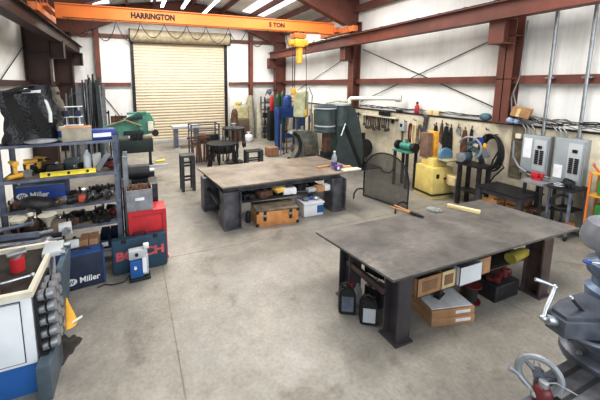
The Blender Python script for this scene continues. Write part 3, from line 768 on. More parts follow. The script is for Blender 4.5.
MB().cyl((0, 0, .2), (0, 0, .23), .03, seg=14).build('cap', 'cream', t)
solo(MB().sph((0, 0, .1), .17, (1.1, .7, .42), 18, (0, .25, 0)), 'leather_pad', 'dark grey padded seat shape lying over the bench tools', 'pad', 'dark', (-1.12, 4.22, 1.0))
solo(MB().tube([(0, 0, 0), (0, 0, .17)], .03), 'pad_stand', 'short dark post under the padded seat shape', 'post', 'dark', (-1.12, 4.24, .832))
solo(MB().lathe([(.02, 0), (.03, .05), (.09, .14), (.1, .15)], seg=18), 'cream_funnel', 'cream funnel standing on the bench by the jug', 'funnel', 'cream', (-1.0, 4.1, .832))
solo(MB().lathe([(.03, 0), (.1, .03), (.1, .12), (.06, .15)], seg=18), 'cream_pot', 'cream round pot at the back of the left bench', 'pot', 'cream', (-1.3, 4.18, .832))
for i, (y, m, l) in enumerate(((3.68, 'silver', .7), (3.75, 'dark', .8), (3.83, 'grey', .6), (3.6, 'slate', .65))):
    solo(MB().cyl((-l/2, 0, .025), (l/2, 0, .035), .025, seg=10), 'steel_bar', ['bright round steel bar lying along the bench', 'dark round steel bar lying along the bench', 'grey round steel bar lying along the bench', 'blue-grey steel bar nearest the chip tray'][i], 'bar', m, (-1.2, y, .832), .15*(i-1))
scatter(10, -1.6, -.95, 3.9, 4.2, .832, 11)
t = thing('machine_gauge', 'light grey gauge block on the bench edge near slab', 'gauge', (-.78, 3.85, .832))
B((0, 0, .05), (.13, .16, .1), .2, .01).build('body', 'lgrey', t); MB().cyl((.03, -.08, .06), (.03, -.11, .06), .04, seg=16).build('dial', 'silver', t)
solo(MB().sph((0, 0, .03), .07, (1, 1, .5), 14).cyl((0, 0, .03), (.16, -.04, .05), .012, seg=8), 'chrome_handle', 'bright steel ball handle on the left bench', 'handle', 'silver', (-.93, 3.66, .832))
solo(BB(-.3, .3, -.02, .0, 0, .06).cyl((-.2, 0, .09), (.25, 0, .16), .02, seg=8), 'hacksaw', 'thin steel saw frame on bench behind the tray', 'saw', 'slate', (-1.3, 3.78, .88), -.1)
# ------------------------------------------------------------------ back of the shop
# rack of long bars, leaning upright
rk = thing('bar_rack', 'steel bar rack with uprights near the back left corner', 'rack', (-1.45, 11.5, 0))
for x in (-.7, -.2, .3, .68):
    BB(x-.02, x+.02, -.2, .2, 0, .05).build('foot', 'dark', rk); BB(x-.02, x+.02, .1, .14, .05, 1.6).build('post', 'dark', rk)
BB(-.7, .7, .1, .14, 1.5, 1.56).build('cross_rail', 'dark', rk); BB(-.7, .7, .1, .14, .7, .76).build('cross_rail', 'dark', rk)
r = random.Random(9); pbs = {}
for i in range(62):
    x = -.50 + 1.13*i/61 + r.uniform(-.015, .015)
    h = (2.3 + .42*math.exp(-((i-38)/18)**2) + r.uniform(-.22, .12)); m = r.choice(['darkb', 'grey', 'grey', 'dark', 'slate', 'teal', 'grey'])
    kd = r.choice(['tube', 'angle'])
    mb = MB(); w = r.uniform(.03, .05)
    if kd == 'tube': mb.cyl((0, 0, 0), (0, 0, h), w*.55, seg=8)
    else: mb.b2(-w, w, -.005, .005, 0, h); mb.b2(-w, -w+.008, -.005, w, 0, h)
    o = solo(mb, {'tube': 'steel_pipe', 'angle': 'angle_bar'}[kd], 'long %s steel %s standing in the rack at back left' % ({'darkb': 'blue-grey', 'grey': 'grey', 'dark': 'dark', 'slate': 'slate blue', 'teal': 'grey-green'}[m], {'tube': 'pipe', 'angle': 'angle bar'}[kd]), 'bar', m, (-1.45+x, 11.42 + (-.13, 0, .13)[i % 3], 0), group='long bars standing in the rack')
    o.rotation_euler = (r.uniform(-.03, .03), r.uniform(-.035, .035), 0)
solo(MB().b2(-.28, .28, -.04, 0, .0, .4).tube([(-.25, -.05, 0), (-.1, -.05, .45), (0, -.05, .2), (.1, -.05, .5), (.2, -.05, .1)], .015), 'scrap_rack', 'low steel scrap rack left of the roll-up door', 'rack', 'rust', (-.5, 12.75, .9))
solo(BB(-.3, .3, -.2, .2, 0, .9), 'scrap_bin', 'grey steel bin left of the roll-up door', 'bin', 'grey', (-.5, 12.8, 0))
# horizontal band saw
t = thing('band_saw', 'green horizontal band saw with raised arm near the door', 'machine', (0, 8.95, 0))
BB(-.42, .48, -.22, .25, .66, 1.0, .01).build('bed', 'dgreen', t)
for x in (-.36, .4):
    for y in (-.16, .18): BB(x-.03, x+.03, y-.03, y+.03, 0, .66).build('leg', 'dgreen', t)
BB(-.42, .48, -.2, .2, .2, .24).build('chip_pan', 'dark', t)
mb = MB(); mb.prism([(-.75, 1.05), (-.3, 1.12), (.25, 1.10), (.5, 1.16), (.52, 1.55), (.42, 1.72), (.1, 1.70), (-.75, 1.38)], .16, XZ(0, -.08, 0)); mb.build('saw_arm', 'bgreen', t)
mb = MB(); mb.cyl((.33, -.12, 1.42), (.33, -.08, 1.42), .22, seg=28); mb.build('wheel_cover', 'bgreen', t); MB().cyl((-.6, -.12, 1.24), (-.6, -.08, 1.24), .16, seg=28).build('wheel_cover', 'bgreen', t); MB().box((-.1, -.11, 1.56), (.7, .05, .08), (0, -.12, 0), .01).box((.0, -.11, 1.2), (.5, .06, .1), None, .01).build('arm_rib', 'dgreen', t); B((.1, -.1, 1.73), (.5, .12, .05), (0, -.05, 0), .01).build('top_rib', 'bgreen', t)
B((.44, -.16, 1.36), (.15, .08, .26), None, .02).build('gear_box', 'cream', t); MB().cyl((.56, -.1, 1.15), (.56, .06, 1.15), .09, seg=18).build('motor', 'blk_paint', t)
mb = MB(); mb.tube([(-.6, -.14, 1.42), (-.2, -.14, 1.55), (.2, -.15, 1.38)], .03); mb.build('blade_guide', mat('tan_hose', '#8d8a5e'), t)
B((.05, -.05, 1.07), (.3, .22, .12), None, .01).build('vise', 'blk_paint', t)
for x in (-.05, .08, .2): MB().cyl((x, -.18, 1.0), (x, -.18, 1.14), .03, seg=10).build('clamp_screw', 'blk_paint', t)
solo(MB().b2(-.3, .35, -.04, .04, 0, .08), 'steel_channel', 'pale grey steel channel sticking out right of the saw', 'channel', 'lgrey', (.45, 8.35, .3), .05)
solo(BB(-.25, .1, -.12, .12, 0, .3), 'steel_block', 'dark block carrying the pale steel channel', 'block', 'dark', (.35, 8.35, 0))
solo(MB().cyl((-.14, 0, .03), (.1, 0, .03), .035, seg=12).sph((.12, 0, .03), .05, seg=12), 'yellow_bottle', 'yellow bottle lying on the floor beside the band saw', 'bottle', 'level_yellow' if False else mat('level_yellow', '#f2dc1c'), (.75, 10.2, 0), .3)
t = thing('coolant_pump', 'black motor housing on the floor below the band saw', 'motor', (-.1, 8.3, 0))
MB().cyl((-.2, 0, .2), (.15, 0, .2), .19, seg=20).build('housing', 'blk_paint', t); BB(-.2, .2, -.2, .2, 0, .05).build('foot_plate', 'dark', t)
# grey table at the door
t = thing('steel_table', 'small grey steel table standing before the roll-up door', 'table', (1.95, 12.2, 0))
BB(-.55, .5, -.3, .3, .8, .88).build('tabletop', 'lgrey', t)
for x in (-.42, .38): BB(x-.06, x+.06, -.26, .26, .03, .8).build('leg', 'slate', t)
mb = MB(); mb.b2(-.5, -.3, -.3, .3, 0, .04); mb.build('foot', 'lgrey', t); BB(.3, .48, -.3, .3, 0, .04).build('foot', 'lgrey', t)
# rusty cart frame with bars
t = thing('frame_cart', 'steel rod frame cart stacked with rusty bars', 'cart', (2.16, 9.95, 0))
for x in (-.46, .44):
    for y in (-.25, .25): BB(x-.02, x+.02, y-.02, y+.02, 0, 1.22).build('post', 'darkb', t)
for z in (.62, 1.0, 1.2):
    mb = MB(); 
    for y in (-.25, .25): mb.b2(-.46, .44, y-.015, y+.015, z-.015, z+.015)
    for x in (-.46, .44): mb.b2(x-.015, x+.015, -.25, .25, z-.015, z+.015)
    mb.build('rail', 'darkb', t)
BB(-.44, .42, -.23, .23, .58, .6).build('deck', 'rust', t)
solo(MB().lathe([(.12, 0), (.16, .05), (.16, .22), (.1, .28)], seg=18), 'rusty_pot', 'rusty round steel pot inside the rod frame cart', 'pot', 'rust', (2.1, 9.95, .6))
solo(B((0, 0, .12), (.42, .3, .24), .1, .01), 'steel_box', 'dark rusty steel box inside the rod frame cart', 'box', 'dark', (2.42, 9.95, .6))
r = random.Random(2)
rb = None
for i in range(9):
    h = r.uniform(.45, .75)
    mb = MB(); mb.b2(-.03, .03, -.008, .008, 0, .7)
    if rb is None: rb = solo(mb, 'rusty_bar', 'rusty flat bar hanging on the front of the frame cart', 'bar', 'rust', group='rusty flat bars on the frame cart'); o = rb
    else: mb.bm.free(); o = copy_tree(rb)
    o.location = (1.75 + i*.075, 9.62 - .02*i, .0 + .004*i); o.rotation_euler = (r.uniform(-.08, .08), r.uniform(-.1, .1), 0)
BB(-.62, .1, -.36, -.34, .78, .84).build('hanging_rail', 'rust', t)
# round trivet/stand with splayed legs
t = thing('forge_stand', 'black round work stand with splayed legs holding tongs', 'stand', (2.43, 8.75, 0))
MB().cyl((0, 0, .5), (0, 0, .56), .38, seg=28).build('top_ring', 'dark', t)
MB().cyl((0, 0, .72), (0, 0, .76), .46, seg=28).build('upper_ring', 'dark', t)
for a in (-.3, PI+.3, PI/2):
    mb = MB(); mb.prism([(-.07, 0), (.07, 0), (.05, .74), (-.05, .74)], .04, Matrix.Translation((math.cos(a)*.46, math.sin(a)*.4, 0)) @ Matrix.Rotation(a, 4, 'Z') @ Matrix.Rotation(-.22, 4, 'Y') @ Matrix(((1, 0, 0, 0), (0, 0, 1, -.02), (0, 1, 0, 0), (0, 0, 0, 1))))
    mb.build('leg', 'blk_paint', t)
tb = None; r = random.Random(4)
for i in range(15):
    a = PI + PI*(i+.5)/15
    if tb is None:
        tb = solo(MB().tube([(0, 0, 0), (0, 0, -.42)], .014, 6).tube([(.03, 0, 0), (.012, 0, -.42)], .012, 6).sph((.015, 0, -.44), .03, (1, .6, 1.4), 8), 'forge_tongs', 'dark steel tongs hanging from the round work stand', 'tongs', 'dark', group='tongs hanging around the work stand'); o = tb
    else: o = copy_tree(tb)
    o.location = (2.43 + .47*math.cos(a), 8.75 + .47*math.sin(a), .77); o.rotation_euler = (r.uniform(-.06, .06), r.uniform(-.1, .1), r.uniform(0, 3))
# tool tree beside it
t = thing('tool_tree', 'upright dark rack bristling with hanging forge tools', 'rack', (2.95, 9.25, 0))
MB().cyl((0, 0, 0), (0, 0, 1.25), .03, seg=10).build('pole', 'dark', t); MB().cyl((0, 0, 0), (0, 0, .03), .3, seg=24).build('base', 'dark', t)
MB().cyl((0, 0, 1.08), (0, 0, 1.12), .36, seg=24).build('top_plate', 'blk_paint', t)
hp = None
for i in range(14):
    a = 2*PI*i/14
    if hp is None: hp = solo(MB().cyl((0, 0, 0), (0, 0, -.45), .013, seg=6).box((0, 0, -.5), (.05, .04, .13), None, .008), 'forge_hammer', 'dark hammer hanging from the upright tool rack', 'hammer', 'dark', group='hammers hanging on the upright rack'); o = hp
    else: o = copy_tree(hp)
    o.location = (2.95 + .34*math.cos(a), 9.25 + .34*math.sin(a), 1.075); o.rotation_euler = (r.uniform(-.1, .1), r.uniform(-.1, .1), a)
solo(MB().cyl((0, 0, 0), (0, 0, .12), .06, seg=16).cyl((0, 0, .12), (0, 0, .14), .09, seg=18), 'steel_cup', 'small silver cup on top of the upright tool rack', 'cup', 'silver', (2.95, 9.2, 1.125))
# stools
def stool(name, label, x, y, w, d, h, mid):
    t = thing(name, label, 'stool', (x, y, 0), 0)
    BB(-w/2, w/2, -d/2, d/2, h-.05, h, .01).build('seat', 'stool', t)
    for sx in (-1, 1):
        for sy in (-1, 1):
            BB(sx*(w/2-.035)-.035, sx*(w/2-.035)+.035, sy*(d/2-.035)-.035, sy*(d/2-.035)+.035, 0, h-.05).build('leg', 'stool', t)
    for z in mid: BB(-w/2+.05, w/2-.05, -d/2+.01, -d/2+.04, z-.02, z+.02).build('stretcher', 'stool', t); BB(-w/2+.05, w/2-.05, d/2-.04, d/2-.01, z-.02, z+.02).build('stretcher', 'stool', t)
    return t
stool('tall_stool', 'tall dark steel stool standing left of the far table', 1.14, 7.2, .32, .32, .86, (.28, .62))
t = stool('low_stool', 'low dark steel stool with rounded top behind far table', 3.47, 8.85, .55, .3, .44, (.15,))
MB().cyl((-.2, 0, .44), (.2, 0, .44), .03, seg=10).build('seat_pad', 'stool', t)
# right of the door
t = thing('metal_cabinet', 'pale beige sheet metal panel standing right of the door', 'panel', (4.62, 13.35, 0))
BB(-.3, .32, -.1, .2, 0, 1.5, .01).build('body', mat('pale_beige', '#c9c29a', .6), t); BB(-.28, .3, -.12, -.1, .1, 1.4).build('front_panel', mat('pale_beige2', '#bdb98e', .6), t)
solo(BB(-.35, .35, -.3, .3, 0, .95, .01), 'steel_locker', 'dark brown cabinet low in front of the beige panel', 'cabinet', mat('brown_cab', '#6f5d4b'), (4.42, 12.93, 0))
t = thing('gas_cylinder', 'rusty brown gas cylinder beside the roll-up door edge', 'cylinder', (3.98, 12.3, 0))
MB().lathe([(.13, 0), (.14, .03), (.14, 1.25), (.1, 1.4), (.04, 1.46)], seg=20).build('body', 'rust', t); MB().cyl((0, 0, 1.46), (0, 0, 1.56), .03, seg=10).build('valve', 'cream', t)
solo(MB().tube([(0, 0, 0), (.02, 0, .8), (-.02, .02, 1.6), (0, 0, 1.95)], [.2, .19, .17, .12], 14), 'canvas_roll', 'tall pale wrapped canvas roll standing near the back wall', 'roll', mat('canvas', '#aaa48f', .9, bump=.6), (5.12, 13.4, 0))
solo(MB().tube([(0, 0, 0), (.02, 0, .8), (-.02, .02, 1.6)], [.15, .14, .1], 14), 'canvas_roll', 'shorter grey-white wrapped roll beside tall canvas roll', 'roll', mat('canvas2', '#bdb8a6', .9, bump=.6), (5.37, 12.98, 0))
t = thing('propane_tank', 'small white propane tank on the floor near back wall', 'tank', (4.62, 12.35, 0))
MB().lathe([(.13, 0), (.17, .04), (.19, .14), (.18, .26), (.1, .34), (.03, .36)], seg=24).build('body', 'white', t); MB().torus((0, 0, .42), .08, .015, None, 16).cyl((0, 0, .34), (0, 0, .44), .025, seg=10).build('collar', 'white', t)
# oily shelving along back wall
t = thing('storage_rack', 'dark open steel rack crowded with parts at back wall', 'rack', (6.0, 13.0, 0))
for x in (-.42, .4):
    for y in (-.2, .25): BB(x-.02, x+.02, y-.02, y+.02, 0, 1.9).build('post', 'dgreen', t)
for z in (.25, .6, .95, 1.3, 1.6): BB(-.42, .4, -.2, .25, z, z+.02).build('shelf_board', 'dark', t)
r = random.Random(12); protoR = []
for zi, z in enumerate((.27, .62, .97, 1.32, 1.62)):
    for i in range(5):
        w, d, h = r.uniform(.1, .15), .2, r.uniform(.1, .27)
        m = r.choice(['dark', 'grey', 'rust', 'teal', 'cardd', 'slate', 'blk_paint'])
        cn = {'dark': 'dark', 'grey': 'grey', 'rust': 'rusty', 'teal': 'grey-green', 'cardd': 'cardboard', 'slate': 'slate', 'blk_paint': 'black'}[m]
        mb = MB()
        if r.random() < .5: mb.box((0, 0, h/2), (w, d, h), None, .008); mb.box((0, 0, h+.005), (w*1.04, d*1.04, .012)); nm = 'storage_box'
        else: mb.lathe([(w*.4, 0), (w*.45, .02), (w*.45, h*.8), (w*.3, h)], seg=14); nm = 'storage_tin'
        solo(mb, nm, '%s container on %s shelf of back rack, %s from left' % (cn, ('bottom', 'second', 'middle', 'fourth', 'top')[zi], ('first', 'second', 'third', 'fourth', 'fifth')[i]), 'container', m, (5.66 + i*.165, 12.95, z), group='containers on the back rack')
for i, (x, z, m, l) in enumerate(((4.45, 1.51, 'dyellow', 'yellow'), (4.6, 1.51, 'tank', 'pale'), (4.78, 1.51, 'white', 'white'))):
    solo(MB().sph((0, 0, .08), .09, (1.1, .8, .9), 12).cyl((0, 0, .1), (.1, 0, .15), .03, seg=8), 'hard_hat_tool', l + ' rounded tool resting on the beige panel top', 'tool', m, (x, 13.38, z))
t = thing('helmet_rack', 'black wire hanger with hooks above the back rack', 'hanger', (6.0, 13.0, 1.9))
MB().tube([(-.3, 0, .05), (-.2, 0, .3), (.1, 0, .35), (.3, 0, .1)], .02).tube([(-.1, 0, .05), (0, 0, .25), (.25, 0, .3)], .02).build('hoop', 'dark', t)
solo(MB().sph((0, 0, 0), .12, (1, .8, 1), 14).box((0, -.08, -.02), (.14, .04, .08)), 'welding_mask', 'grey welding mask hanging on the wire hanger', 'mask', 'slate', (5.85, 12.9, 2.12))
t = thing('red_cylinder', 'red gas bottle strapped beside the tall green cylinder', 'cylinder', (5.70, 12.3, 1.32))
solo(BB(-.16, .16, -.16, .16, 0, 1.32, .01), 'parts_cabinet', 'tall narrow dark cabinet carrying the red gas bottle', 'cabinet', 'blk_paint', (5.70, 12.3, 0))
MB().lathe([(.08, 0), (.09, .03), (.09, .5), (.05, .62)], seg=18).build('body', 'red', t); MB().cyl((0, 0, .62), (0, 0, .7), .025, seg=8).build('valve', 'brass', t)
for i, (x, h) in enumerate(((5.68, 2.05), (5.9, 2.15))):
    t = thing('gas_cylinder', ['tall dark green gas cylinder left of the blue press', 'tall dark green gas cylinder nearest the blue press'][i], 'cylinder', (x, 11.7-.05*i, 0))
    MB().lathe([(.12, 0), (.13, .03), (.13, h-.2), (.09, h-.06), (.04, h)], seg=20).build('body', 'tgreen', t); MB().cyl((0, 0, h), (0, 0, h+.08), .03, seg=10).build('valve', 'brass', t)
# blue hydraulic press
t = thing('hydraulic_press', 'blue hydraulic shop press with round cylinder on top', 'press', (5.62, 10.6, 0))
for x in (-.42, .36): BB(x-.09, x+.09, -.15, .15, 0, 1.6, .01).build('post', 'blue', t)
BB(-.52, .46, -.2, .2, 1.2, 1.6, .01).build('top_beam', 'blue', t); BB(-.48, .42, -.17, .17, .42, .62, .01).build('bed', 'blue', t)
MB().lathe([(.14, 1.6), (.16, 1.62), (.16, 1.95), (.13, 2.0), (.06, 2.05)], c=(-.05, 0, 0), seg=20).build('cylinder', 'blue', t)
MB().cyl((-.05, 0, 1.2), (-.05, 0, .9), .06, seg=14).build('ram', 'silver', t); BB(.46, .62, -.15, .15, .85, 1.3, .02).build('pump', 'blue', t)
mb = MB(); mb.tube([(.1, -.15, 1.6), (.25, -.2, 2.0), (.5, -.2, 1.9), (.54, -.1, 1.3)], .018); mb.build('hose', 'cable', t)
BB(-.55, -.3, -.25, .25, 0, .05).build('foot', 'blue', t); BB(.25, .48, -.25, .25, 0, .05).build('foot', 'blue', t)
mb = MB(); mb.cyl((-.5, -.28, .1), (-.5, -.28, 1.5), .018, seg=8); mb.build('lever', 'dark', t)
# cluttered dies and hoses round the press
scatter(8, 5.3, 5.95, 10.45, 10.6, .625, 21, ('casting', 'socket'))
for i in range(9):
    solo(MB().cyl((0, 0, 0), (0, 0, r.uniform(.9, 1.7)), .018, seg=6).cyl((-.05, 0, .02), (.05, 0, .02), .02, seg=6), 'steel_rod', 'thin steel rod standing upright between the press and hammers', 'rod', r.choice(['dark', 'rust', 'grey', 'blk_paint']), (4.75 + .19*i, 9.5 + .15*(i % 3), 0), group='rods standing behind the pale hammer')
solo(B((0, 0, .16), (.4, .3, .3), None, .01), 'wooden_box', 'brown wooden box on floor left of the pale hammer', 'box', 'cardd', (4.45, 9.6, 0)); solo(MB().sph((0, 0, .22), .24, (1.2, .9, .9), 14), 'scrap_bucket', 'rounded rusty tub on floor behind the pale hammer', 'tub', 'rust', (5.35, 9.3, 0))
# second hammer, pale, with drum cylinder
t = thing('power_hammer', 'small pale power hammer with cream drum beside the blue press', 'power hammer', (5.1, 8.75, 0))
MB().lathe([(.2, 1.42), (.235, 1.44), (.235, 2.22), (.2, 2.26), (.08, 2.28)], c=(-.02, 0, 0), seg=26).build('drum', 'tank', t)
for x in (-.15, .12, .3): MB().cyl((x, 0, .8), (x, 0, 1.45), .03, seg=10).build('guide_rod', 'teal', t)
mb = MB()
poly = [(-.3, 0)] + [(.25, 0), (.62, 0), (.5, .9), (.2, .98), (-.34, 1.0), (-.42, .9), (-.2, .8), (-.1, .6), (-.12, .35), (-.3, .1)]
mb.prism(poly, .34, XZ(0, -.17, 0)); mb.build('frame', mat('pale_teal', '#8f9284', .5, 0, .3, 5., col2='#62665c'), t)
mb = MB(); mb.tube([(-.38, -.15, .95), (-.19, -.15, .82), (-.1, -.15, .6), (-.12, -.15, .35), (-.3, -.15, .05)], .06, 8); mb.build('throat_edge', 'blk_paint', t)
MB().tube([(.1, 0, 2.2), (.25, 0, 2.4), (.4, 0, 2.1), (.42, .1, 1.2)], .015).build('air_hose', 'gcable', t)
BB(-.35, .75, -.25, .25, 0, .06).build('base_plate', 'dark', t)
B((.2, -.2, .35), (.35, .12, .3), None, .01).build('valve_box', 'dwood', t)
# main power hammer
t = thing('power_hammer', 'large grey-green power hammer with upright cylinder head', 'power hammer', (5.6, 7.35, 0))
MB().lathe([(.27, 1.13), (.31, 1.15), (.31, 1.2), (.29, 1.21), (.29, 1.78), (.32, 1.79), (.32, 1.86), (.26, 1.9), (.1, 1.92)], c=(-.55, 0, 0), seg=32).build('ram_cylinder', 'teal', t)
MB().lathe([(.293, 1.3), (.293, 1.34)], c=(-.55, 0, 0), seg=32).lathe([(.322, 1.79), (.322, 1.83)], c=(-.55, 0, 0), seg=32).build('band', 'lgrey', t)
MB().cyl((-.1, -.05, 1.3), (-.1, -.05, 1.88), .25, seg=28).build('pump_cylinder', 'teal', t); MB().cyl((-.1, -.05, 1.88), (-.1, -.05, 1.93), .28, seg=28).build('pump_cover', 'lgrey', t)
mb = MB(); mb.prism([(-.32, 0), (.62, 0), (.66, .45), (.58, .95), (.47, 1.4), (.3, 1.75), (.2, 1.86), (.05, 1.88), (-.34, 1.88), (-.3, 1.1), (-.25, .9), (-.32, .6)], .5, XZ(0, -.22, 0)); 
mb.build('frame', 'teal', t)
B((-.5, 0, .85), (.16, .18, .6), None, .01).build('ram', 'rust', t)
mb = MB(); mb.b2(-.72, -.25, -.25, .25, 0, .42, .02); mb.b2(-.6, -.4, -.12, .12, .42, .56); mb.build('anvil_block', 'blk_paint', t)
mb = MB(); mb.prism([(-.08, 1.8), (.0, 1.82), (.02, 1.3), (.66, .0), (.56, 0), (-.05, 1.24)], .03, XZ(0, -.26, 0)); mb.build('guard_strap', 'blk_paint', t)
MB().cyl((-.25, -.35, 1.05), (-.08, -.3, 1.38), .025, seg=10).build('control_lever', 'silver', t)
MB().cyl((.90, .0, .54), (.90, .22, .54), .28, seg=32).build('flywheel', 'blk_paint', t); BB(.68, 1.15, .3, .4, 0, .35).build('motor_base', 'blk_paint', t); MB().cyl((.9, .1, .8), (.9, .1, 1.0), .06, seg=14).build('oiler', 'dark', t)
mb = MB(); mb.tube([(-.6, -.1, 1.95), (-.3, -.15, 2.0), (-.1, 0, 1.98), (.2, 0, 1.96)], .025, 8); mb.build('top_pipe', 'tank', t); BB(-.75, 1.35, -.4, .4, -.0, .03).build('base_plate', 'dark', t)
# white pipe
t = thing('white_pipe', 'thick white pipe running from hammer along right wall', 'pipe', (0, 0, 0))
MB().tube([(5.98, 7.5, 1.9), (5.98, 7.5, 2.0), (6.02, 7.48, 2.05), (6.1, 7.36, 2.055), (6.4, 6.87, 2.07), (6.68, 6.4, 2.08)], .06, 14).build('run', 'pipe', t)
MB().cyl((6.66, 6.44, 2.08), (6.73, 6.32, 2.08), .095, seg=18).build('end_cap', 'pipe', t)
# fire guard screen
t = thing('mesh_guard', 'arched black mesh guard on curved feet behind near table', 'guard', (0, 0, 0))
P0 = Vector((4.70, 5.3)); P1 = Vector((4.93, 4.33)); n = 24
def sp(u, z): q = P0 + (P1-P0)*u; return (q.x, q.y, z)
def top(u): return .56 + .50 * math.sqrt(max(0, 1-(abs(2*u-1))**2.2))
out = [sp(0, .03)] + [sp(i/n, top(i/n)) for i in range(n+1)] + [sp(1, .03)]
MB().tube(out, .016, 8, True).build('frame', 'blk_paint', t)
mb = MB(); nw = 44
for i in range(1, nw):
    u = i/nw; mb.tube([sp(u, .03), sp(u, top(u))], .0055, 4)
for k in range(1, 46):
    z = .03 + k*.0225
    us = [j/200 for j in range(201) if top(j/200) >= z]
    if us: mb.tube([sp(us[0], z), sp(us[-1], z)], .0055, 4)
mb.build('wire_mesh', 'mesh', t)
MB().tube([sp(.35, .75), sp(.45, .66), sp(.6, .68), sp(.68, .8)], .012).build('handle', 'blk_paint', t)
for u in (0.02, .98):
    q = P0 + (P1-P0)*u
    MB().tube([(q.x-.30, q.y-.02, .0), (q.x-.29, q.y-.02, .12), (q.x-.22, q.y-.02, .2), (q.x-.1, q.y, .2), (q.x, q.y, .16)], .016, 8).build('foot', 'blk_paint', t)
# ------------------------------------------------------------------ right wall
WX = 6.8
# grinder on pedestal
t = thing('pedestal_grinder', 'green bench grinder on a dark steel pedestal stand', 'grinder', (6.1, 5.5, 0))
MB().cyl((0, .13, .99), (0, -.15, .99), .085, seg=20).build('motor', 'ggreen', t)
for y in (.24, -.25):
    MB().cyl((0, y-.03, .99), (0, y+.03, .99), .11, seg=24).build('wheel', 'dark', t)
BB(-.2, .16, -.22, .22, .86, .89).build('platform', 'ggreen', t)
for x in (-.15, .12):
    for y in (-.18, .18): BB(x-.025, x+.025, y-.025, y+.025, 0, .86).build('leg', 'dark', t)
MB().cyl((.0, 0, 1.07), (0, 0, 1.16), .04, seg=12).build('switch_box', 'ggreen', t)
# disc & belt sander
t = thing('belt_disc_sander', 'yellow cabinet sander with upright belt and blue disc guard', 'machine', (6.22, 4.83, 0), -.12)
BB(-.27, .27, -.26, .26, .0, .08, .005).build('base', 'myellow', t); BB(-.29, .29, -.28, .28, .075, .1).build('base_band', 'blk_paint', t)
BB(-.26, .26, -.25, .25, .1, .68, .01).build('cabinet', 'myellow', t); BB(-.18, .18, -.15, .18, .68, .86, .01).build('upper_housing', 'myellow', t)
B((-.14, -.255, .5), (.07, .012, .09), None, .003).build('switch_panel', 'blk_paint', t); B((.12, -.253, .44), (.2, .01, .035)).build('vent', 'blk_paint', t)
B((-.14, .12, 1.12), (.13, .22, .55), None, .01).build('belt', mat('abrasive', '#8b6d58'), t); BB(.0, .12, .05, .24, .84, 1.42, .01).build('belt_frame', 'yellow', t)
MB().cyl((.1, -.16, .93), (.1, -.2, .93), .17, seg=28).build('disc_guard', 'lblue', t); mb = MB(); mb.box((.12, -.3, .86), (.46, .24, .03), None, .004); mb.build('work_table', mat('table_olive', '#b6a878'), t)
# hung drill/cutoff machine
t = thing('cutoff_saw', 'blue-grey abrasive machine on a tall dark steel stand', 'machine', (6.38, 4.1, 0))
for x in (-.15, .12):
    for y in (-.22, .16): BB(x-.03, x+.03, y-.03, y+.03, 0, .84).build('leg', 'dark', t)
BB(-.2, .18, -.27, .22, .84, .88).build('platform', 'dark', t); BB(-.16, .13, -.22, .18, .3, .33).build('lower_shelf', 'dark', t)
bg2 = mat('bluegrey', '#557684', .4, .2, .15)
MB().cyl((-.2, .12, 1.0), (.02, .12, 1.0), .085, seg=22).build('motor', bg2, t); MB().cyl((-.23, .12, 1.0), (-.19, .12, 1.0), .095, seg=22).cyl((-.235, .12, 1.0), (-.22, .12, 1.0), .04, seg=14).build('motor_end', 'grey', t)
mb = MB(); mb.torus((-.12, .02, 1.2), .22, .022, (PI/2, 0, PI/2), 30, 1.2*PI, .1*PI); mb.build('blade_guard', 'grey', t)
mb = MB(); mb.box((-.02, -.02, 1.16), (.1, .3, .08), (.35, 0, 0), .02); mb.box((0, .05, 1.3), (.08, .2, .06), (-.4, 0, 0), .015); mb.box((-.04, -.12, 1.06), (.14, .1, .1), (.2, 0, 0), .02); mb.build('arm', bg2, t)
MB().cyl((-.06, -.1, 1.36), (.0, -.1, 1.36), .07, seg=20).build('pulley', 'mblue', t); MB().cyl((-.04, -.19, 1.12), (.02, -.19, 1.12), .09, seg=22).build('saw_disc', 'grey', t)
MB().tube([(0, -.12, 1.3), (-.03, -.2, 1.42), (-.02, -.18, 1.5)], .012).tube([(-.1, .1, 1.1), (-.14, -.06, 1.24), (-.1, -.18, 1.2), (-.08, -.2, 1.0)], .01).build('handle', 'dark', t)
MB().sph((-.02, -.19, 1.27), .035, (1, 1, 1.8), 10).build('knob', 'yellow', t)
solo(MB().lathe([(.09, 0), (.11, .02), (.12, .2), (.11, .21)], seg=20), 'plastic_bucket', 'small orange-brown bucket on floor under the sander side', 'bucket', 'wood', (6.28, 4.42, .335))
# coil of hose on wall
t = thing('hose_coil', 'large coil of black cable hanging on the concrete wall', 'coil', (6.70, 3.96, 1.06))
mb = MB()
for i in range(7):
    rr = .30 + .012*(i % 3); yy = .9 + .02*(i % 2)
    mx = [(-.01*(i % 4)+.05*math.sin(i), rr*.66*math.cos(a)*yy + .008*i, rr*1.12*math.sin(a)+.01*i) for a in [2*PI*k/36 for k in range(36)]]
    mb.tube(mx, .016, 6, True)
mb.tube([(-.03, -.1, -.25), (-.05, -.18, 0), (-.04, -.15, .15), (-.05, -.05, -.1), (-.04, .02, -.5)], .014, 6)
mb.tube([(-.03, 0, -.3), (-.05, -.2, -.1), (-.04, -.25, -.2), (-.05, -.1, -.42), (-.04, .0, -.62)], .014, 6)
mb.build('cable_turns', 'cable', t); MB().cyl((0, 0, .4), (.1, 0, .4), .012, seg=8).build('wall_peg', 'dark', t)
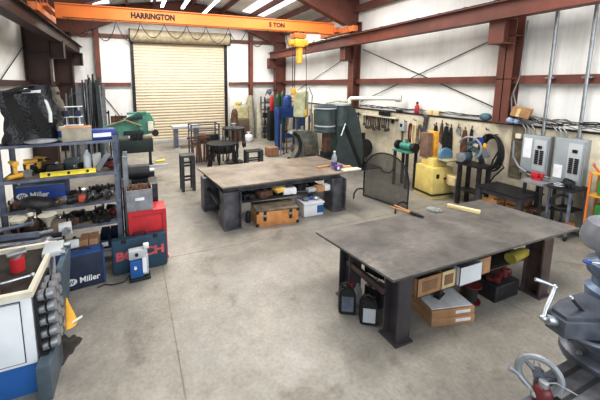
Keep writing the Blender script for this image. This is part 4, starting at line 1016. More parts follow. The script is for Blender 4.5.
# electrical panels
def panel(name, label, y0, y1, z0, z1, doorx):
    t = thing(name, label, 'electrical panel', (WX, 0, 0))
    BB(-.13, 0, y0, y1, z0, z1, .004).build('box', 'panelgrey', t)
    BB(-.15, -.13, y0+.015, y1-.015, z0+.02, z1-.02, .004).build('cover', 'panelgrey', t)
    w = (y1-y0); ya = y0 + w*.08; yb = y0 + w*.52
    BB(-.156, -.15, ya, yb, z0+.1, z1-.07, .002).build('breaker_plate', 'lgrey', t)
    mb = MB(); ym = (ya+yb)/2
    for k in range(8):
        for s in (-1, 1):
            yy = ym + s*.035; zz = z0 + .22 + k*.032
            mb.b2(-.168, -.156, yy-.024, yy+.024, zz, zz+.024)
    mb.build('breakers', 'black', t); BB(-.168, -.156, ym-.03, ym+.03, z1-.22, z1-.17).build('main_breaker', 'black', t)
    return t
t = panel('electrical_panel', 'grey electrical panel nearer the column with breaker rows', 3.06, 3.46, .84, 1.56, 0)
BB(-.158, -.15, 3.30, 3.42, 1.14, 1.5).build('door_paper', 'paper', t)
t = panel('electrical_panel', 'grey electrical panel farther right, paper sheet low on door', 2.60, 2.99, .80, 1.58, 0)
BB(-.158, -.15, 2.85, 2.96, .9, 1.12).build('door_paper', 'paper', t)
for i, y in enumerate((3.2, 2.73)):
    t = thing('conduit_pipe', ['galvanised conduit rising from the panel nearer the column', 'galvanised conduit rising from the farther right panel'][i], 'conduit', (6.78, y, 1.57))
    MB().cyl((-.05, 0, 0), (-.05, 0, 3.0), .024, seg=12).build('pipe', 'conduit', t)
    for z in (.03, 1.0): MB().cyl((-.05, 0, z), (-.05, 0, z+.05), .03, seg=12).build('coupling', 'conduit', t)
    B((-.02, 0, 1.0), (.1, .12, .025)).build('strap', 'conduit', t)
# wires along the ledge
r = random.Random(31); wr_ = []
t = thing('wire_bundle', 'tangled grey wires looping along the wall ledge above panels', 'wires', (0, 0, 0))
for i in range(9):
    pts = []; y = r.uniform(3.7, 3.95); 
    while y > 1.9:
        pts.append((6.72 + r.uniform(-.04, .05), y, 1.74 + .13*abs(math.sin(y*3.1 + i)) + r.uniform(-.03, .03))); y -= r.uniform(.12, .25)
    MB().tube(pts, .009, 5).build('wire', 'gcable' if i % 3 else 'cable', t)
for y in (3.44, 3.38, 3.3, 2.98, 2.92, 2.86): MB().tube([(6.7, y, 1.56), (6.71, y+.02, 1.66), (6.73, y+.1, 1.76), (6.74, y+.25, 1.79)], .012, 6).build('wire', 'gcable', t)
t = thing('wire_bundle', 'dark wires sagging along the ledge behind hanging tools', 'wires', (0, 0, 0))
for i in range(4):
    pts = [(6.8 + .02*i, 8.05 - k*.3, 1.74 + .05*abs(math.sin(k*1.1+i)) + .01*i) for k in range(14)]
    MB().tube(pts, .011, 5).build('wire', 'cable' if i % 2 else 'gcable', t)
MB().tube([(6.75, 3.66, 2.6), (6.72, 3.72, 2.3), (6.7, 3.62, 2.0), (6.72, 3.6, 1.74)], .012, 6).build('wire', 'gcable', t)
MB().tube([(6.75, 3.63, 3.6), (6.75, 3.66, 2.6), (6.73, 3.75, 2.2), (6.7, 3.7, 1.95), (6.72, 3.68, 1.74)], .012, 6).build('wire', 'gcable', t)
# tilted carton on the ledge
mk_box('cardboard_box', 'tilted open cardboard carton perched on the ledge by column', 'box', .2, .27, .16, mat('new_card', '#b98f5f', .8), (6.70, 3.56, 1.87), 0)
bx_ = [o for o in COL.objects if o.get('label', '').startswith('tilted open')][0]; bx_.rotation_euler = (.22, -.1, .3)
B((-.103, .03, .08), (.006, .05, .15)).build('tape_strip', 'wood', bx_)
solo(MB().sph((0, 0, .08), .1, (.7, 1.2, .8), 14), 'blue_bag', 'light blue cloth bag on the ledge beside the column', 'bag', mat('dusty_blue', '#5b7f8a', .8), (6.80, 4.22, 1.71))
solo(MB().sph((0, 0, .06), .07, (.8, 1.2, .9), 12).sph((.0, -.1, .05), .05, (1, 1, 1), 10), 'blue_rag', 'pale blue and white rag on ledge right of column', 'rag', mat('rag_blue', '#a9c2e0', .8), (6.72, 3.72, 1.72))
t = thing('fire_extinguisher', 'small red bottle standing on the wall ledge', 'bottle', (6.83, 5.9, 1.712))
MB().lathe([(.045, 0), (.055, .02), (.055, .17), (.03, .22), (.02, .25)], seg=18).build('body', 'red', t); MB().cyl((0, 0, .25), (0, 0, .3), .028, seg=12).build('cap', 'black', t)
for i, y in enumerate((5.52, 5.34)): solo(B((0, 0, .06), (.12, .16, .12), None, .01), 'wooden_block', ['tan wooden block on ledge, nearer the red bottle', 'tan wooden block on ledge, farther from the red bottle'][i], 'block', 'wood', (6.84, y, 1.712))
for i, y in enumerate((6.95, 6.76)): solo(B((0, 0, .05), (.1, .16, .12), None, .01), 'speaker_box', ['dark grey block on tool rail, left of pair', 'dark grey block on tool rail, right of pair'][i], 'block', 'blk_paint', (6.7, y, 1.585))
solo(B((0, 0, .03), (.12, .14, .05), None, .01), 'small_tin', 'dark flat tin on the ledge above grey switch box', 'tin', 'dark', (6.8, 6.42, 1.712))
# tool rail and hanging tools
t = thing('tool_rail', 'pale horizontal wooden rail holding hanging wrenches', 'rail', (6.72, 7.1, 1.535))
BB(-.05, .08, -.66, .66, -.022, .022).build('bar', 'cream', t)
for y in (-.5, .5): BB(.0, .08, y-.015, y+.015, -.16, -.02).build('bracket', 'dark', t)
def hang(name, label, mb, m, y, z, grp, x=6.74, rx=0, cat='tool'):
    return solo(mb, name, label, cat, m, (x, y, z), (rx, 0, 0), group=grp)
r = random.Random(8)
pt = None; spots = [7.62, 7.53, 7.44, 7.33, 7.27, 7.2, 7.13, 7.02, 6.95, 6.87, 6.8, 6.72, 6.64]
for i, y in enumerate(spots):
    L = r.uniform(.2, .36)
    mb = MB(); mb.cyl((0, 0, 0), (0, 0, -L), .014, seg=6); mb.torus((0, 0, -L-.03), .035, .016, (0, PI/2, 0), 12); mb.box((0, 0, -.04), (.02, .03, .06))
    hang('hanging_wrench', 'dark ring-ended wrench hanging from the pale wall rail', mb, r.choice(['dark', 'blk_paint', 'rust']), y, 1.51, 'wrenches hanging from the pale rail', 6.65, r.uniform(-.06, .06))
t = thing('switch_box', 'small light grey electrical box under the ledge', 'switch', (WX, 6.25, 1.35))
BB(-.09, 0, -.09, .09, -.13, .13, .005).build('body', 'lgrey', t); MB().cyl((-.04, 0, -.13), (-.04, 0, -.5), .015, seg=8).build('conduit', 'dark', t); B((-.1, 0, .02), (.02, .05, .08)).build('switch_lever', 'dark', t)
# belts and dark irons
def oval(a, b, w, n=28): return [(0, a*math.cos(2*PI*k/n), b*math.sin(2*PI*k/n)) for k in range(n)]
for i, (y, z, m, a, b) in enumerate(((6.02, 1.2, 'dred', .045, .24), (5.9, 1.15, 'wood', .06, .28), (5.74, 1.2, 'dwood', .05, .24))):
    solo(MB().tube(oval(a, b, 0), .02, 6, True), 'sanding_belt', ['dark red sanding belt hanging beside the grey switch box', 'tan sanding belt hanging between two darker belts', 'brown sanding belt hanging nearest the upright blue post'][i], 'belt', m, (6.778, y, z), group='sanding belts on the wall')
solo(MB().box((0, 0, 0), (.05, .1, .75), (.12, 0, 0), .02).sph((0, .0, .36), .06, (.6, 1, 1), 10), 'leaning_post', 'dark blue-grey post leaning between belts and sander', 'post', 'darkb', (6.772, 5.6, 1.32))
for i, (y, z, w, h) in enumerate(((5.3, 1.25, .12, .45), (5.15, 1.3, .08, .5), (5.03, 1.18, .16, .62), (4.92, 1.2, .1, .55), (4.75, 1.42, .1, .18), (4.6, 1.1, .15, .72), (4.46, 1.15, .08, .7))):
    mb = MB(); mb.prism([(-w/2, -h/2), (w*.35, -h/2+.05), (w/2, 0), (w*.2, h/2), (-w*.2, h/2), (-w*.45, .05)], .03, YZ(-.015, 0, 0)); mb.cyl((0, 0, h/2), (0, 0, h/2+.08), .008, seg=6); mb.cyl((0, 0, h/2+.05), (.06, 0, h/2+.05), .01, seg=6)
    solo(mb, 'iron_scraper' if i % 2 else 'iron_template', ['narrow dark iron plate hanging above the sander', 'thin rusty blade hanging above the sander', 'broad black iron shape right of the yellow sander', 'dark notched blade hanging right of broad iron shape', 'small grey iron hook hanging near the ledge', 'long brown curved blade hanging left of blue-grey machine', 'narrow dark strap hanging behind blue-grey machine'][i], 'iron tool', ['dark', 'rust', 'blk_paint', 'dark', 'grey', 'rust', 'dark'][i], (6.785, y, z))
for i in range(14):
    y = 7.9 - i*.29
    solo(MB().cyl((0, 0, 0), (-.08, 0, .01), .009, seg=6).cyl((-.08, 0, .01), (-.09, 0, .05), .009, seg=6), 'wall_hook', 'small dark steel hook driven into the stem wall', 'hook', 'dark', (WX, y, 1.5 + .04*math.sin(i*2)), group='small hooks along the concrete wall')
solo(MB().cyl((0, 0, 0), (0, 0, -.35), .012, seg=6).sph((0, 0, -.4), .06, (.6, 1, 1), 10).sph((0, .03, .02), .05, (.6, 1, 1), 10), 'chain_block', 'dark chain block hanging beside the power hammer', 'hoist', 'dark', (6.765, 8.0, 1.5))
solo(MB().box((0, 0, 0), (.03, .2, .98)), 'plywood_board', 'tall greyish plywood strip fixed beside the column', 'board', 'dwood', (6.783, 3.59, 1.18))
solo(B((0, 0, 0), (.06, .09, .09), None, .005), 'outlet_box', 'small cream outlet box on the plywood strip', 'outlet', 'cream', (6.735, 3.56, 1.5))
t = thing('bent_pipe', 'bent grey pipe rising from vise bench against the wall', 'pipe', (0, 0, 0))
MB().tube([(6.72, 3.62, 1.4), (6.7, 3.6, 1.1), (6.62, 3.45, .95), (6.5, 3.2, .87), (6.48, 3.12, .856)], .018, 8).build('pipe', 'grey', t)
# low dark table with crates beneath
t = thing('low_steel_table', 'low dark steel table behind the near welding table', 'table', (6.22, 3.36, 0))
BB(-.33, .3, -.38, .36, .58, .6).build('tabletop', 'dark', t)
for x in (-.28, .25):
    for y in (-.33, .31): BB(x-.035, x+.035, y-.035, y+.035, 0, .58).build('leg', 'legst', t)
mb = MB(); mb.b2(-.3, .28, -.35, -.31, .5, .58); mb.b2(-.3, -.26, -.35, .33, .5, .58); mb.build('apron', 'legst', t)
for i, (x, y) in enumerate(((6.15, 3.55), (6.4, 3.28))):
    t = thing('wooden_crate', ['orange wooden crate beneath low dark table, left one', 'orange wooden crate beneath low dark table, right one'][i], 'crate', (x, y, 0), .1)
    mb = MB()
    for k in range(4): mb.b2(-.15, .15, -.13, -.115, .03+k*.1, .1+k*.1); mb.b2(-.15, -.135, -.115, .13, .03+k*.1, .1+k*.1); mb.b2(.135, .15, -.115, .13, .03+k*.1, .1+k*.1)
    mb.build('slats', 'chest', t); BB(-.135, .135, -.115, .13, 0, .3).build('contents', 'rust', t)
    for x2 in (-.14, .14): BB(x2-.012, x2+.012, -.14, -.13, 0, .43).build('corner_post', 'cardd', t)
# vise bench
t = thing('vise_bench', 'small bench on splayed legs below electrical panels', 'bench', (6.42, 3.0, 0))
BB(-.22, .22, -.13, .18, .80, .84).build('tabletop', 'grey', t)
for x, y in ((-.18, -.1), (-.18, .13), (.2, -.1), (.2, .13)): MB().cyl((x, y, .8), (x*1.05, y*1.1, 0), .025, seg=8).build('leg', 'blk_paint', t)
BB(-.17, .2, -.09, .13, .33, .35).build('lower_shelf', 'rust', t)
t = thing('bench_vise', 'red bench vise bolted on the small bench', 'vise', (6.42, 3.06, .84))
MB().cyl((0, 0, 0), (0, 0, .04), .07, seg=18).build('swivel_base', 'red', t)
mb = MB(); mb.box((0, .03, .08), (.08, .11, .08), None, .015); mb.box((0, -.07, .085), (.08, .045, .075), None, .012); mb.build('jaw_body', 'red', t)
MB().cyl((0, -.09, .08), (0, -.16, .08), .012, seg=10).cyl((-.05, -.15, .08), (.05, -.15, .08), .008, seg=8).build('screw_handle', 'silver', t)
MB().cyl((0, .08, .09), (0, .16, .1), .02, seg=12).build('guide_tube', 'dark', t)
# wheeled cart
t = thing('tool_cart', 'dark wheeled steel cart with clutter right of vise bench', 'cart', (6.5, 2.68, 0))
BB(-.25, .24, -.16, .16, .8, .83).build('tabletop', 'dark', t)
for x in (-.22, .21):
    for y in (-.13, .13):
        BB(x-.015, x+.015, y-.015, y+.015, .08, .8).build('post', 'slate', t); MB().cyl((x, y-.012, .04), (x, y+.012, .04), .04, seg=14).build('caster', 'dark', t)
BB(-.22, .21, -.13, .13, .12, .14).build('lower_shelf', 'dark', t); BB(-.22, .21, -.13, .13, .45, .46).build('middle_shelf', 'dark', t)
solo(MB().torus((0, 0, .13), .12, .018, (0, PI/2, .6), 20).torus((.03, 0, .13), .11, .018, (0, PI/2, .8), 20), 'hose_coil', 'black hose coil standing on the wheeled cart shelf', 'coil', 'cable', (6.35, 2.68, .46))
solo(MB().sph((0, 0, .05), .07, (1, 1, .7), 12), 'work_glove', 'cream work glove bunched low on the wheeled cart', 'glove', 'cream', (6.38, 2.66, .14))
solo(MB().sph((0, 0, .06), .08, (1, 1, .7), 12), 'orange_rag', 'orange rag bunched on the wheeled cart bottom', 'rag', mat('orange_rag', '#cf7b34'), (6.55, 2.64, .14))
scatter(6, 6.3, 6.7, 2.6, 2.76, .832, 33)
# yellow framed rack with green machine
t = thing('yellow_rack', 'yellow steel frame rack at the right edge of view', 'rack', (6.62, 2.25, 0))
for x, y in ((-.1, .2), (.15, .2), (-.1, -.3), (.15, -.3)): BB(x-.012, x+.012, y-.012, y+.012, 0, 1.12).build('post', 'orange', t)
for z in (.35, .75, 1.1): BB(-.1, .15, -.3, .2, z, z+.03).build('shelf', 'yellow', t)
for i, z in enumerate((.38, .78)): solo(B((0, 0, .13), (.2, .36, .25), None, .03), 'green_case', ['green rounded case on the yellow rack, lower one', 'green rounded case on the yellow rack, upper one'][i], 'case', mat('leaf_green', '#2f9c3f'), (6.65, 2.2, z))
solo(MB().cyl((0, 0, 0), (-.04, .06, .1), .014, seg=8).box((-.045, .07, .12), (.025, .025, .05), (.3, .3, 0)), 'black_handle_tool', 'black-handled orange tool leaning on the yellow rack', 'tool', 'orange_d', (6.6, 2.38, 1.12))
# ------------------------------------------------------------------ on and under near table
TZ = T + .001
t = thing('long_tongs', 'long wooden-handled bolt cutters lying on near table edge', 'cutters', (3.45, 2.93, TZ), -1.35)
for s in (-1, 1): MB().cyl((-.3, s*.05, .02), (-.04, s*.015, .02), .014, seg=8).build('handle', 'card', t)
B((.03, 0, .02), (.14, .05, .025), None, .006).build('head', 'dark', t); B((.11, 0, .02), (.06, .03, .018), None, .006).build('jaw', 'dark', t)
solo(BB(-.19, .19, -.028, .028, 0, .045, .004), 'timber_bar', 'pale squared wooden bar lying on the near table', 'bar', 'wood', (4.22, 2.79, TZ), -1.06)
t = thing('glass_dish', 'small clear glass dish on near table beside wooden bar', 'dish', (3.84, 2.93, TZ))
MB().lathe([(.05, 0), (.09, .012), (.095, .02), (.085, .018), (.045, .008)], seg=24).build('bowl', 'clear', t)
# boxes on the shelf, z=.456
z = .458
def openbox(name, label, x, y, w, d, h, m, zz, rz=0, cut=None):
    t = thing(name, label, 'box', (x, y, zz), rz)
    mb = MB(); mb.b2(-w/2, w/2, -d/2, d/2, 0, .008); mb.b2(-w/2, w/2, -d/2, -d/2+.006, 0, h); mb.b2(-w/2, w/2, d/2-.006, d/2, 0, h); mb.b2(-w/2, -w/2+.006, -d/2, d/2, 0, h); mb.b2(w/2-.006, w/2, -d/2, d/2, 0, h); mb.build('body', m, t)
    if cut: BB(-w*.3, w*.3, -d/2-.003, -d/2, h*.25, h*.8).build('front_print', cut, t)
    return t
openbox('parts_tray', 'cardboard parts tray under near table, closest to left leg', 2.60, 2.1, .32, .26, .19, 'card', z, 0, 'cardd')
openbox('parts_tray', 'cardboard parts tray between first tray and white bin', 2.86, 2.1, .20, .26, .19, 'wood', z, 0, 'cardd')
t = openbox('white_bin', 'white box on near table shelf between cardboard trays', 3.14, 2.08, .33, .28, .2, 'white', z, 0)
openbox('parts_tray', 'cardboard parts tray to the right of the white box', 3.42, 2.12, .21, .26, .19, 'card', z)
solo(MB().sph((0, 0, .04), .05, (1.3, 1, .8), 10), 'blue_gloves', 'grey-blue gloves heaped on the shelf past cardboard trays', 'gloves', 'slate', (3.62, 2.12, z))
t = thing('yellow_bottle', 'yellow clear-plastic bottle lying on near table shelf end', 'bottle', (4.08, 2.04, z+.055), .1)
MB().cyl((-.16, 0, 0), (.13, 0, 0), .06, .055, 18).sph((.14, 0, 0), .05, (1.2, 1, 1), 14).build('body', mat('olive_yellow', '#a8992c', .25), t); MB().cyl((.19, 0, 0), (.23, 0, 0), .02, seg=12).build('cap', 'plastic_w', t)
solo(BB(-.12, .12, -.02, .02, 0, .1), 'dark_rag', 'dark folded cloth above the yellow bottle on shelf', 'cloth', 'black', (3.85, 2.22, z))
solo(B((0, 0, .045), (.3, .2, .09), None, .01), 'steel_bracket', 'black steel block at left end of near table shelf', 'block', 'blk_paint', (2.45, 2.45, z+.0), .3)
solo(B((0, 0, .04), (.14, .12, .08), .4, .01), 'small_box', 'small light blue box at left end of near table shelf', 'box', mat('pale_blue', '#a7c3d6'), (2.43, 2.26, z))
solo(B((0, 0, .05), (.16, .16, .10), .2, .01), 'small_box', 'small tan box at left end of near table shelf', 'box', 'card', (2.46, 2.68, z))
# floor boxes
def carton(label, x, y, w, d, h, zz, rz):
    t = mk_box('flat_carton', label, 'box', w, d, h, 'card', (x, y, zz), rz)
    BB(w*.05, w*.4, -d/2-.002, -d/2, h*.35, h*.75).build('shipping_label', 'paper', t)
    return t
carton('flat cardboard carton beneath another carton on the floor', 3.045, 2.17, .50, .38, .084, 0, -.22)
carton('flat cardboard carton resting on another under near table', 3.04, 2.175, .50, .38, .084, .09, -.20)
solo(BB(-.235, .235, -.18, .18, 0, .012, .004), 'paper_pile', 'white sheet of packing paper on top of flat cartons', 'paper', 'paper', (3.04, 2.18, .179), -.22)
t = thing('tape_dispenser', 'black tape dispenser on white packing paper', 'dispenser', (3.02, 2.17, .192), .3)
MB().cyl((0, -.02, .06), (0, .02, .06), .05, seg=18).build('tape_roll', 'dred', t); B((0, 0, .012), (.15, .06, .02), None, .006).build('base', 'blk_paint', t); B((-.04, 0, .05), (.04, .05, .08), None, .01).build('grip', 'blk_paint', t)
# spool
t = thing('wire_spool', 'dark red spool of wire on floor beside the cartons', 'spool', (3.53, 2.19, 0))
for zz in (0, .2): MB().cyl((0, 0, zz), (0, 0, zz+.015), .12, seg=28).build('flange', 'dred', t)
MB().cyl((0, 0, .015), (0, 0, .2), .085, seg=24).build('wire_winding', 'blk_paint', t); MB().cyl((0, 0, .2), (0, 0, .235), .02, seg=12).build('hub', 'silver', t)
# black case w/ red stuff
t = thing('black_case', 'black square case on floor with red tools on it', 'case', (3.95, 2.16, 0), .0)
B((0, 0, .10), (.42, .26, .20), None, .012).build('body', 'blk_paint', t)
mb = MB()
for k in range(6): mb.b2(-.15, .15, -.134, -.13, .03+k*.024, .04+k*.024)
mb.build('front_grille', 'dark', t); 
t = thing('staple_gun', 'dark red tool lying on the black square case', 'tool', (3.88, 2.10, .202), .4)
mb = MB(); mb.box((0, 0, .05), (.2, .06, .07), None, .02); mb.box((-.06, .04, .03), (.06, .12, .05), None, .015); mb.build('body', 'dred', t); MB().cyl((.09, 0, .05), (.16, 0, .05), .02, seg=10).build('nose', 'dark', t)
solo(MB().cyl((0, 0, 0), (0, 0, .1), .045, seg=14).sph((.08, 0, .04), .04, seg=10), 'red_jar', 'small dark red jar beside tool on black case', 'jar', 'dred', (4.05, 2.14, .202))
solo(MB().box((0, 0, .06), (.2, .1, .12), .3, .02), 'tool_pouch', 'dark pouch on floor behind the black square case', 'pouch', 'dark', (4.3, 2.5, 0))
# oil jugs
def jug(label, x, y, h, rz, m, lab):
    t = thing('oil_jug', label, 'jug', (x, y, 0), rz)
    mb = MB(); w = .17; d = .11
    mb.prism([(-w/2, .0), (w/2, 0), (w/2+.004, h*.1), (w/2, h*.68), (w*.2, h*.88), (w*.02, h*.9), (-w*.3, h*.84), (-w/2, h*.7)], d, XZ(0, -d/2, 0))
    bmesh.ops.bevel(mb.bm, geom=mb.bm.edges[:], offset=.014, segments=2, affect='EDGES'); mb.build('body', m, t)
    MB().cyl((.045, 0, h*.86), (.045, 0, h*.97), .024, seg=14).build('cap', 'dred' if lab == 'a' else 'black', t)
    MB().tube([(-.06, 0, h*.74), (-.055, 0, h*.92), (0, 0, h*.96), (.03, 0, h*.88)], .012, 8).build('handle', m, t)
    BB(-w*.36, w*.36, -d/2-.002, -d/2, h*.12, h*.6).build('label_sheet', 'slate' if lab == 'a' else 'lgrey', t)
jug('black oil jug with dim label, left of the pair', 2.09, 2.54, .36, -.5, 'black', 'a')
jug('black oil jug with pale label, right of the pair', 2.20, 2.33, .33, -.55, 'black', 'b')
solo(MB().lathe([(.04, 0), (.05, .01), (.05, .16), (.02, .2), (.02, .23)], seg=16), 'spray_bottle', 'pale grey bottle standing behind the two oil jugs', 'bottle', 'lgrey', (2.30, 2.62, 0.0))
solo(B((0, 0, .1), (.2, .2, .2), .3, .01), 'battery_box', 'black battery box on the floor behind the oil jugs', 'battery', 'blk_paint', (2.52, 2.55, 0))
solo(MB().cyl((0, 0, 0), (0, 0, .12), .03, seg=12).cyl((0, 0, .12), (0, 0, .16), .018, seg=10), 'small_bottle', 'small white bottle on the black battery box', 'bottle', 'plastic_w', (2.46, 2.52, .2))
# ------------------------------------------------------------------ far table goods
t = thing('wooden_chest', 'orange plywood chest with black latches under far table', 'chest', (2.34, 4.93, 0), -.12)
B((0, 0, .135), (.78, .42, .27), None, .006).build('body', 'chest', t); B((0, 0, .285), (.79, .43, .03), None, .006).build('lid', 'dwood', t)
for x in (-.24, .24):
    l = B((x, -.217, .19), (.05, .012, .17)).build('latch', 'blk_paint', t); B((x, -.225, .2), (.07, .012, .04), None, .003).build('clasp', 'silver', l)
for sx in (-1, 1):
    for zz in (.02, .25): B((sx*.375, -.205, zz+.01), (.05, .02, .05)).build('corner_guard', 'blk_paint', t)
t = thing('cooler_box', 'white plastic box with blue label under far table', 'box', (3.12, 4.98, 0), -.05)
B((0, 0, .13), (.42, .34, .26), None, .015, ).build('body', 'white', t)
mb = MB(); mb.b2(-.22, .22, -.185, -.165, .24, .27); mb.b2(-.22, .22, .165, .185, .24, .27); mb.b2(-.22, -.2, -.165, .165, .24, .27); mb.b2(.2, .22, -.165, .165, .24, .27); mb.build('rim', 'white', t)
BB(.07, .2, -.178, -.17, .06, .2).build('blue_label', 'blueb', t)
for i, (x, y, m, l) in enumerate(((3.02, 4.96, 'slate', 'grey-blue'), (3.16, 5.0, 'blue', 'dark blue'), (3.24, 4.94, 'silver', 'silver'))):
    solo(MB().sph((0, 0, .04), .075, (1.1, .9, .6), 12), 'packed_bag', l + ' bag heaped on top of white plastic box', 'bag', m, (x, y, .262))
z2 = .422
t = thing('drill_press_part', 'rusty brown casting on the far table shelf', 'casting', (2.2, 5.1, z2)); B((0, 0, .06), (.3, .2, .12), .3, .02).build('body', 'rust', t); MB().cyl((0, -.05, .1), (0, -.05, .18), .04, seg=12).build('boss', 'dark', t)
solo(MB().sph((0, 0, .07), .12, (1.2, .8, .55), 12).box((.0, -.06, .04), (.2, .1, .05), .3, .01), 'yellow_gloves', 'yellow leather gloves heaped on far table shelf', 'gloves', mat('glove_yellow', '#d9b24c', .8), (2.50, 5.08, z2+.05))
solo(B((0, 0, .06), (.26, .16, .12), -.15, .01), 'white_carton', 'white carton on far table shelf beside yellow gloves', 'carton', 'paper', (2.70, 5.05, z2))
solo(MB().sph((0, 0, .06), .1, (1.2, .8, .6), 12), 'blue_cloth', 'blue-grey cloth heaped on the far table shelf', 'cloth', 'slate', (2.1, 5.35, z2))
solo(B((0, 0, .07), (.2, .2, .14), .2, .02), 'dark_case', 'dark case in the middle of far table shelf', 'case', 'blk_paint', (2.98, 5.15, z2))
solo(B((0, 0, .04), (.2, .12, .07), .1, .01), 'label_box', 'small white box on shelf right of dark case', 'box', 'lgrey', (3.15, 4.98, z2))
solo(B((0, 0, .05), (.16, .14, .1), 0, .005), 'brown_box', 'small brown cardboard box on far table shelf', 'box', 'card', (3.32, 4.97, z2))
solo(B((0, 0, .055), (.13, .14, .11), 0, .005), 'white_carton', 'small white carton at the right end of far shelf', 'carton', 'plastic_w', (3.47, 4.97, z2))
solo(MB().lathe([(.04, 0), (.05, .02), (.05, .15), (.03, .2)], seg=14), 'black_bottle', 'black bottle standing left of the plywood chest', 'bottle', 'blk_paint', (1.86, 5.02, 0))
scatter(16, 1.75, 3.45, 5.25, 5.5, z2, 41)
scatter(9, 1.72, 2.1, 5.02, 5.14, z2, 42, ('casting', 'socket', 'clamp'))
scatter(8, 2.35, 3.5, 5.0, 5.06, z2, 43, ('clamp', 'wrench'))
# on far table
t = thing('water_bottle', 'clear plastic bottle with purple label on far table', 'bottle', (3.86, 5.25, T+.001))
MB().lathe([(.055, 0), (.06, .02), (.06, .22), (.05, .26), (.022, .31), (.022, .34)], seg=20).build('body', mat('clear_water', '#c8d3d8', .12, trans=.5), t); MB().cyl((0, 0, .34), (0, 0, .365), .026, seg=14).build('cap', 'plastic_w', t); MB().lathe([(.061, .06), (.061, .14)], seg=20).build('label_band', 'purple', t)
t = thing('soap_packet', 'purple and white packet beside the bottle on far table', 'packet', (3.87, 5.12, T+.001)); B((0, 0, .05), (.17, .08, .1), .1, .02).build('body', 'purple', t); B((-.03, -.042, .05), (.06, .006, .06), .1).build('label_patch', 'white', t)
for i, (x, y, w, d, h, zz, rz, m, l) in enumerate(((4.05, 5.12, .3, .12, .03, 0, .05, 'wood', 'pale wood strip on far table nearest the purple packet'), (4.1, 5.02, .42, .14, .025, 0, .0, 'cream', 'cream flat piece lying at the far table corner'), (3.7, 5.4, .3, .06, .03, 0, .1, 'card', 'thin brown wood strip behind clear bottle on table'), (4.07, 5.13, .2, .08, .03, .031, -.1, 'card', 'small tan wood block stacked on pale wood strip'))):
    solo(BB(-w/2, w/2, -d/2, d/2, 0, h, .003), 'wood_offcut', l, 'wood', m, (x, y, T+.001+zz), rz)

# ------------------------------------------------------------------ milling machine, lower right
ml = thing('milling_machine', 'grey milling machine with cranks and handwheel, front right', 'machine', (2.48, .8, 0))
mb = MB(); mb.b2(-.15, .5, -.45, .2, 0, .12, .01); mb.b2(.0, .4, -.3, .1, .12, .62, .02); mb.build('pedestal', 'mill', ml)
tb = MB().b2(-.37, .35, -.16, .11, .70, .78, .006).build('work_table', mat('mill_table', '#5b5c60', .4, .4, .2, 14.), ml)
MB().b2(-.1, .3, -.13, .08, .62, .70, .01).build('saddle', 'mill', tb)
mb = MB()
for k in (-.11, -.03, .055): mb.b2(-.368, .35, k-.01, k+.01, .7805, .7825)
mb.build('slot', 'blk_paint', tb)
MB().lathe([(.14, .72), (.2, .74), (.215, .77), (.215, .81), (.19, .83), (.15, .84), (.145, .87), (.18, .89), (.18, .94), (.12, .955)], c=(.20, .02, 0), seg=44).build('turret', 'mill', ml)
for k in range(9):
    a = 2*PI*k/9; MB().cyl((.20+.18*math.cos(a), .02+.18*math.sin(a), .825), (.20+.18*math.cos(a), .02+.18*math.sin(a), .845), .014, seg=8).build('turret_bolt', 'silver', ml)
mb = MB(); mb.torus((.06, .08, .975), .12, .014, None, 36); mb.cyl((.06, .08, .955), (.06, .08, .965), .11, seg=30); mb.build('swivel_disc', 'mill', ml)
mb = MB(); mb.prism([(-.15, -.0), (.12, -.13), (.3, -.14), (.3, .12), (.06, .13), (-.13, .10)], .1, Matrix.Translation((.0, .09, .985))); mb.prism([(-.12, .01), (.12, -.09), (.28, -.1), (.28, .1), (.06, .11), (-.1, .09)], .02, Matrix.Translation((.0, .09, 1.085))); mb.build('head_block', 'mill', ml)
MB().cyl((-.13, .15, 1.05), (-.17, .17, 1.055), .03, seg=20).build('bearing_cap', 'silver', ml)
mb = MB(); mb.tube([(-.15, .16, 1.055), (-.19, .185, 1.06)], .014, 10); mb.tube([(-.185, .18, 1.06), (-.15, .19, 1.10), (-.07, .2, 1.18), (-.03, .21, 1.21)], .011, 10); mb.tube([(-.03, .21, 1.21), (-.06, .24, 1.225), (-.10, .28, 1.235)], [.008, .010, .013], 10); mb.sph((-.185, .18, 1.06), .02, seg=12); mb.sph((-.03, .21, 1.21), .016, seg=12); mb.build('crank_handle', 'silver', ml)
mb = MB(); mb.tube([(.05, .1, 1.10), (.02, .11, 1.13), (-.03, .13, 1.19)], .010, 10); mb.build('lever', 'blk_paint', ml); MB().sph((-.03, .13, 1.19), .014, seg=12).build('lever_tip', 'silver', ml)
cx, cy = .455, .10
hd = MB().lathe([(.10, 1.0), (.14, 1.03), (.15, 1.12), (.12, 1.15), (.12, 1.2), (.15, 1.23), (.16, 1.30), (.12, 1.34), (.12, 1.38), (.17, 1.41), (.18, 1.43)], c=(cx, cy, 0), seg=36).build('quill_head', 'millb', ml)
MB().lathe([(.16, 1.40), (.205, 1.41), (.215, 1.45), (.21, 1.50), (.185, 1.57), (.14, 1.595), (.04, 1.60)], c=(cx+.02, cy, 0), seg=44).build('motor_housing', mat('pearl_grey', '#8f949d', .26, .35, .05, 4.), ml)
MB().cyl((cx-.11, cy-.145, 1.5), (cx-.15, cy-.175, 1.5), .048, seg=24).build('motor_port', 'navy', ml)
MB().sph((cx-.19, cy, 1.44), .024, (1, 1, 1.5), 12).build('switch_knob', 'blk_paint', ml); MB().sph((cx-.185, cy-.04, 1.43), .016, seg=10).build('toggle', 'silver', ml)
MB().tube([(cx-.14, cy+.02, 1.34), (cx-.23, cy+.06, 1.35)], .008, 8).build('quill_lever', 'silver', hd); MB().torus((cx-.25, cy+.07, 1.35), .013, .007, None, 14).build('lever_knob', 'mblue', hd)
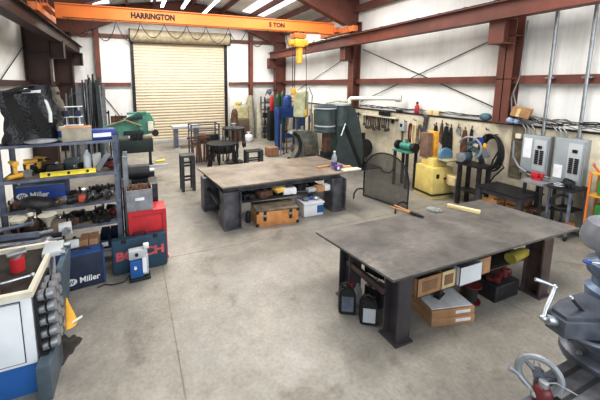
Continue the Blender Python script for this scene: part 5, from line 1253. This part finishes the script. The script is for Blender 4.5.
B((cx-.16, cy-.02, 1.24), (.05, .06, .12), .3, .01).build('feed_box', 'grey', hd)
mb = MB(); mb.cyl((cx-.14, cy-.05, 1.2), (cx-.22, cy-.04, 1.2), .009, seg=8); mb.build('feed_lever', 'silver', hd); MB().cyl((cx-.13, cy-.06, 1.175), (cx-.21, cy-.055, 1.175), .008, seg=8).build('feed_lever', 'silver', hd)
MB().tube([(cx-.05, cy-.14, 1.15), (cx-.12, cy-.1, 1.13), (cx-.16, cy-.06, 1.1), (cx-.19, cy-.1, 1.0)], .010, 8).build('feed_pipe', 'dark', hd)
BB(.34, .46, .05, .2, .3, 1.1, .02).build('column', 'mill', ml)
# hand wheel on the table end, axis along the table
wc = Vector((-.41, .07, .86)); q = Vector((-.85, -.50, .18)).to_track_quat('Z', 'Y').to_matrix().to_4x4(); mx = Matrix.Translation(wc) @ q
mb = MB(); mb.pre = mx; mb.torus((0, 0, 0), .09, .017, None, 44); hw = mb.build('handwheel', 'grey', ml)
mb = MB(); mb.pre = mx
for k in range(3):
    a = 2*PI*k/3+.4; mb.cyl((0, 0, 0), (.088*math.cos(a), .088*math.sin(a), 0), .013, .009, 8)
mb.cyl((0, 0, -.03), (0, 0, .03), .028, seg=16); mb.build('wheel_spokes', 'mill', hw)
mb = MB(); mb.pre = mx; mb.cyl((0, 0, -.02), (0, 0, -.12), .015, seg=10); mb.build('wheel_shaft', 'silver', hw)
mb = MB(); mb.tube([(-.47, .05, .78), (-.5, .08, .83), (-.525, .11, .87)], .010, 8); mb.tube([(-.525, .11, .87), (-.57, .14, .905)], [.010, .016], 10); mb.sph((-.47, .05, .78), .022, seg=10); mb.build('feed_crank', 'silver', ml)
mb = MB(); mb.box((-.46, .03, .72), (.045, .05, .12), .3, .008); mb.build('nut_bracket', 'dark', ml); MB().cyl((-.46, .03, .7), (-.28, .0, .7), .018, seg=12).build('feed_shaft', 'mill', ml)
t = thing('oil_can', 'dark red oil cup standing beside the mill table', 'oil cup', (2.035, .83, .70))
MB().lathe([(.03, 0), (.042, .01), (.042, .11), (.03, .135), (.02, .14)], seg=22).build('body', 'dred', t); MB().cyl((0, 0, .14), (0, 0, .17), .022, seg=14).build('cap', 'silver', t)
MB().tube([(0, 0, .16), (.05, -.03, .17), (.12, -.09, .13)], .004, 6).build('spout', 'silver', t)
BB(-.50, -.29, -.04, .10, .67, .70, .005).build('side_tray', 'mill', ml)
# ------------------------------------------------------------------ light
w = bpy.data.worlds.new('world'); S.world = w; w.use_nodes = True
bg = w.node_tree.nodes['Background']; bg.inputs[0].default_value = (.82, .9, 1, 1); bg.inputs[1].default_value = .8
def area(name, loc, rot, sx, sy, p, col=(1, .98, .95)):
    l = bpy.data.lights.new(name, 'AREA'); l.shape = 'RECTANGLE'; l.size = sx; l.size_y = sy; l.energy = p; l.color = col
    o = bpy.data.objects.new(name, l); COL.objects.link(o); o.location = loc; o.rotation_euler = rot; return o
area('ceiling_fill', (1.0, 2.2, 5.0), (0, 0, 0), 2.5, 1.2, 95)  # area lamps added under the roof to brighten the shop, no real fittings
area('ceiling_fill', (4.2, 2.2, 5.0), (0, 0, 0), 2.5, 1.2, 130)
area('ceiling_fill', (1.0, 6.6, 5.25), (0, 0, 0), 2.5, 1.2, 150)
area('ceiling_fill', (4.2, 6.6, 5.25), (0, 0, 0), 2.5, 1.2, 150)
area('ceiling_fill', (0.6, 11.4, 5.0), (0, 0, 0), 2.5, 1.2, 210)
area('ceiling_fill', (4.2, 11.4, 5.0), (0, 0, 0), 2.5, 1.2, 190)
area('open_door_light', (2.0, -3.2, 2.8), (math.radians(80), 0, 0), 7, 3.6, 230, (.86, .93, 1))
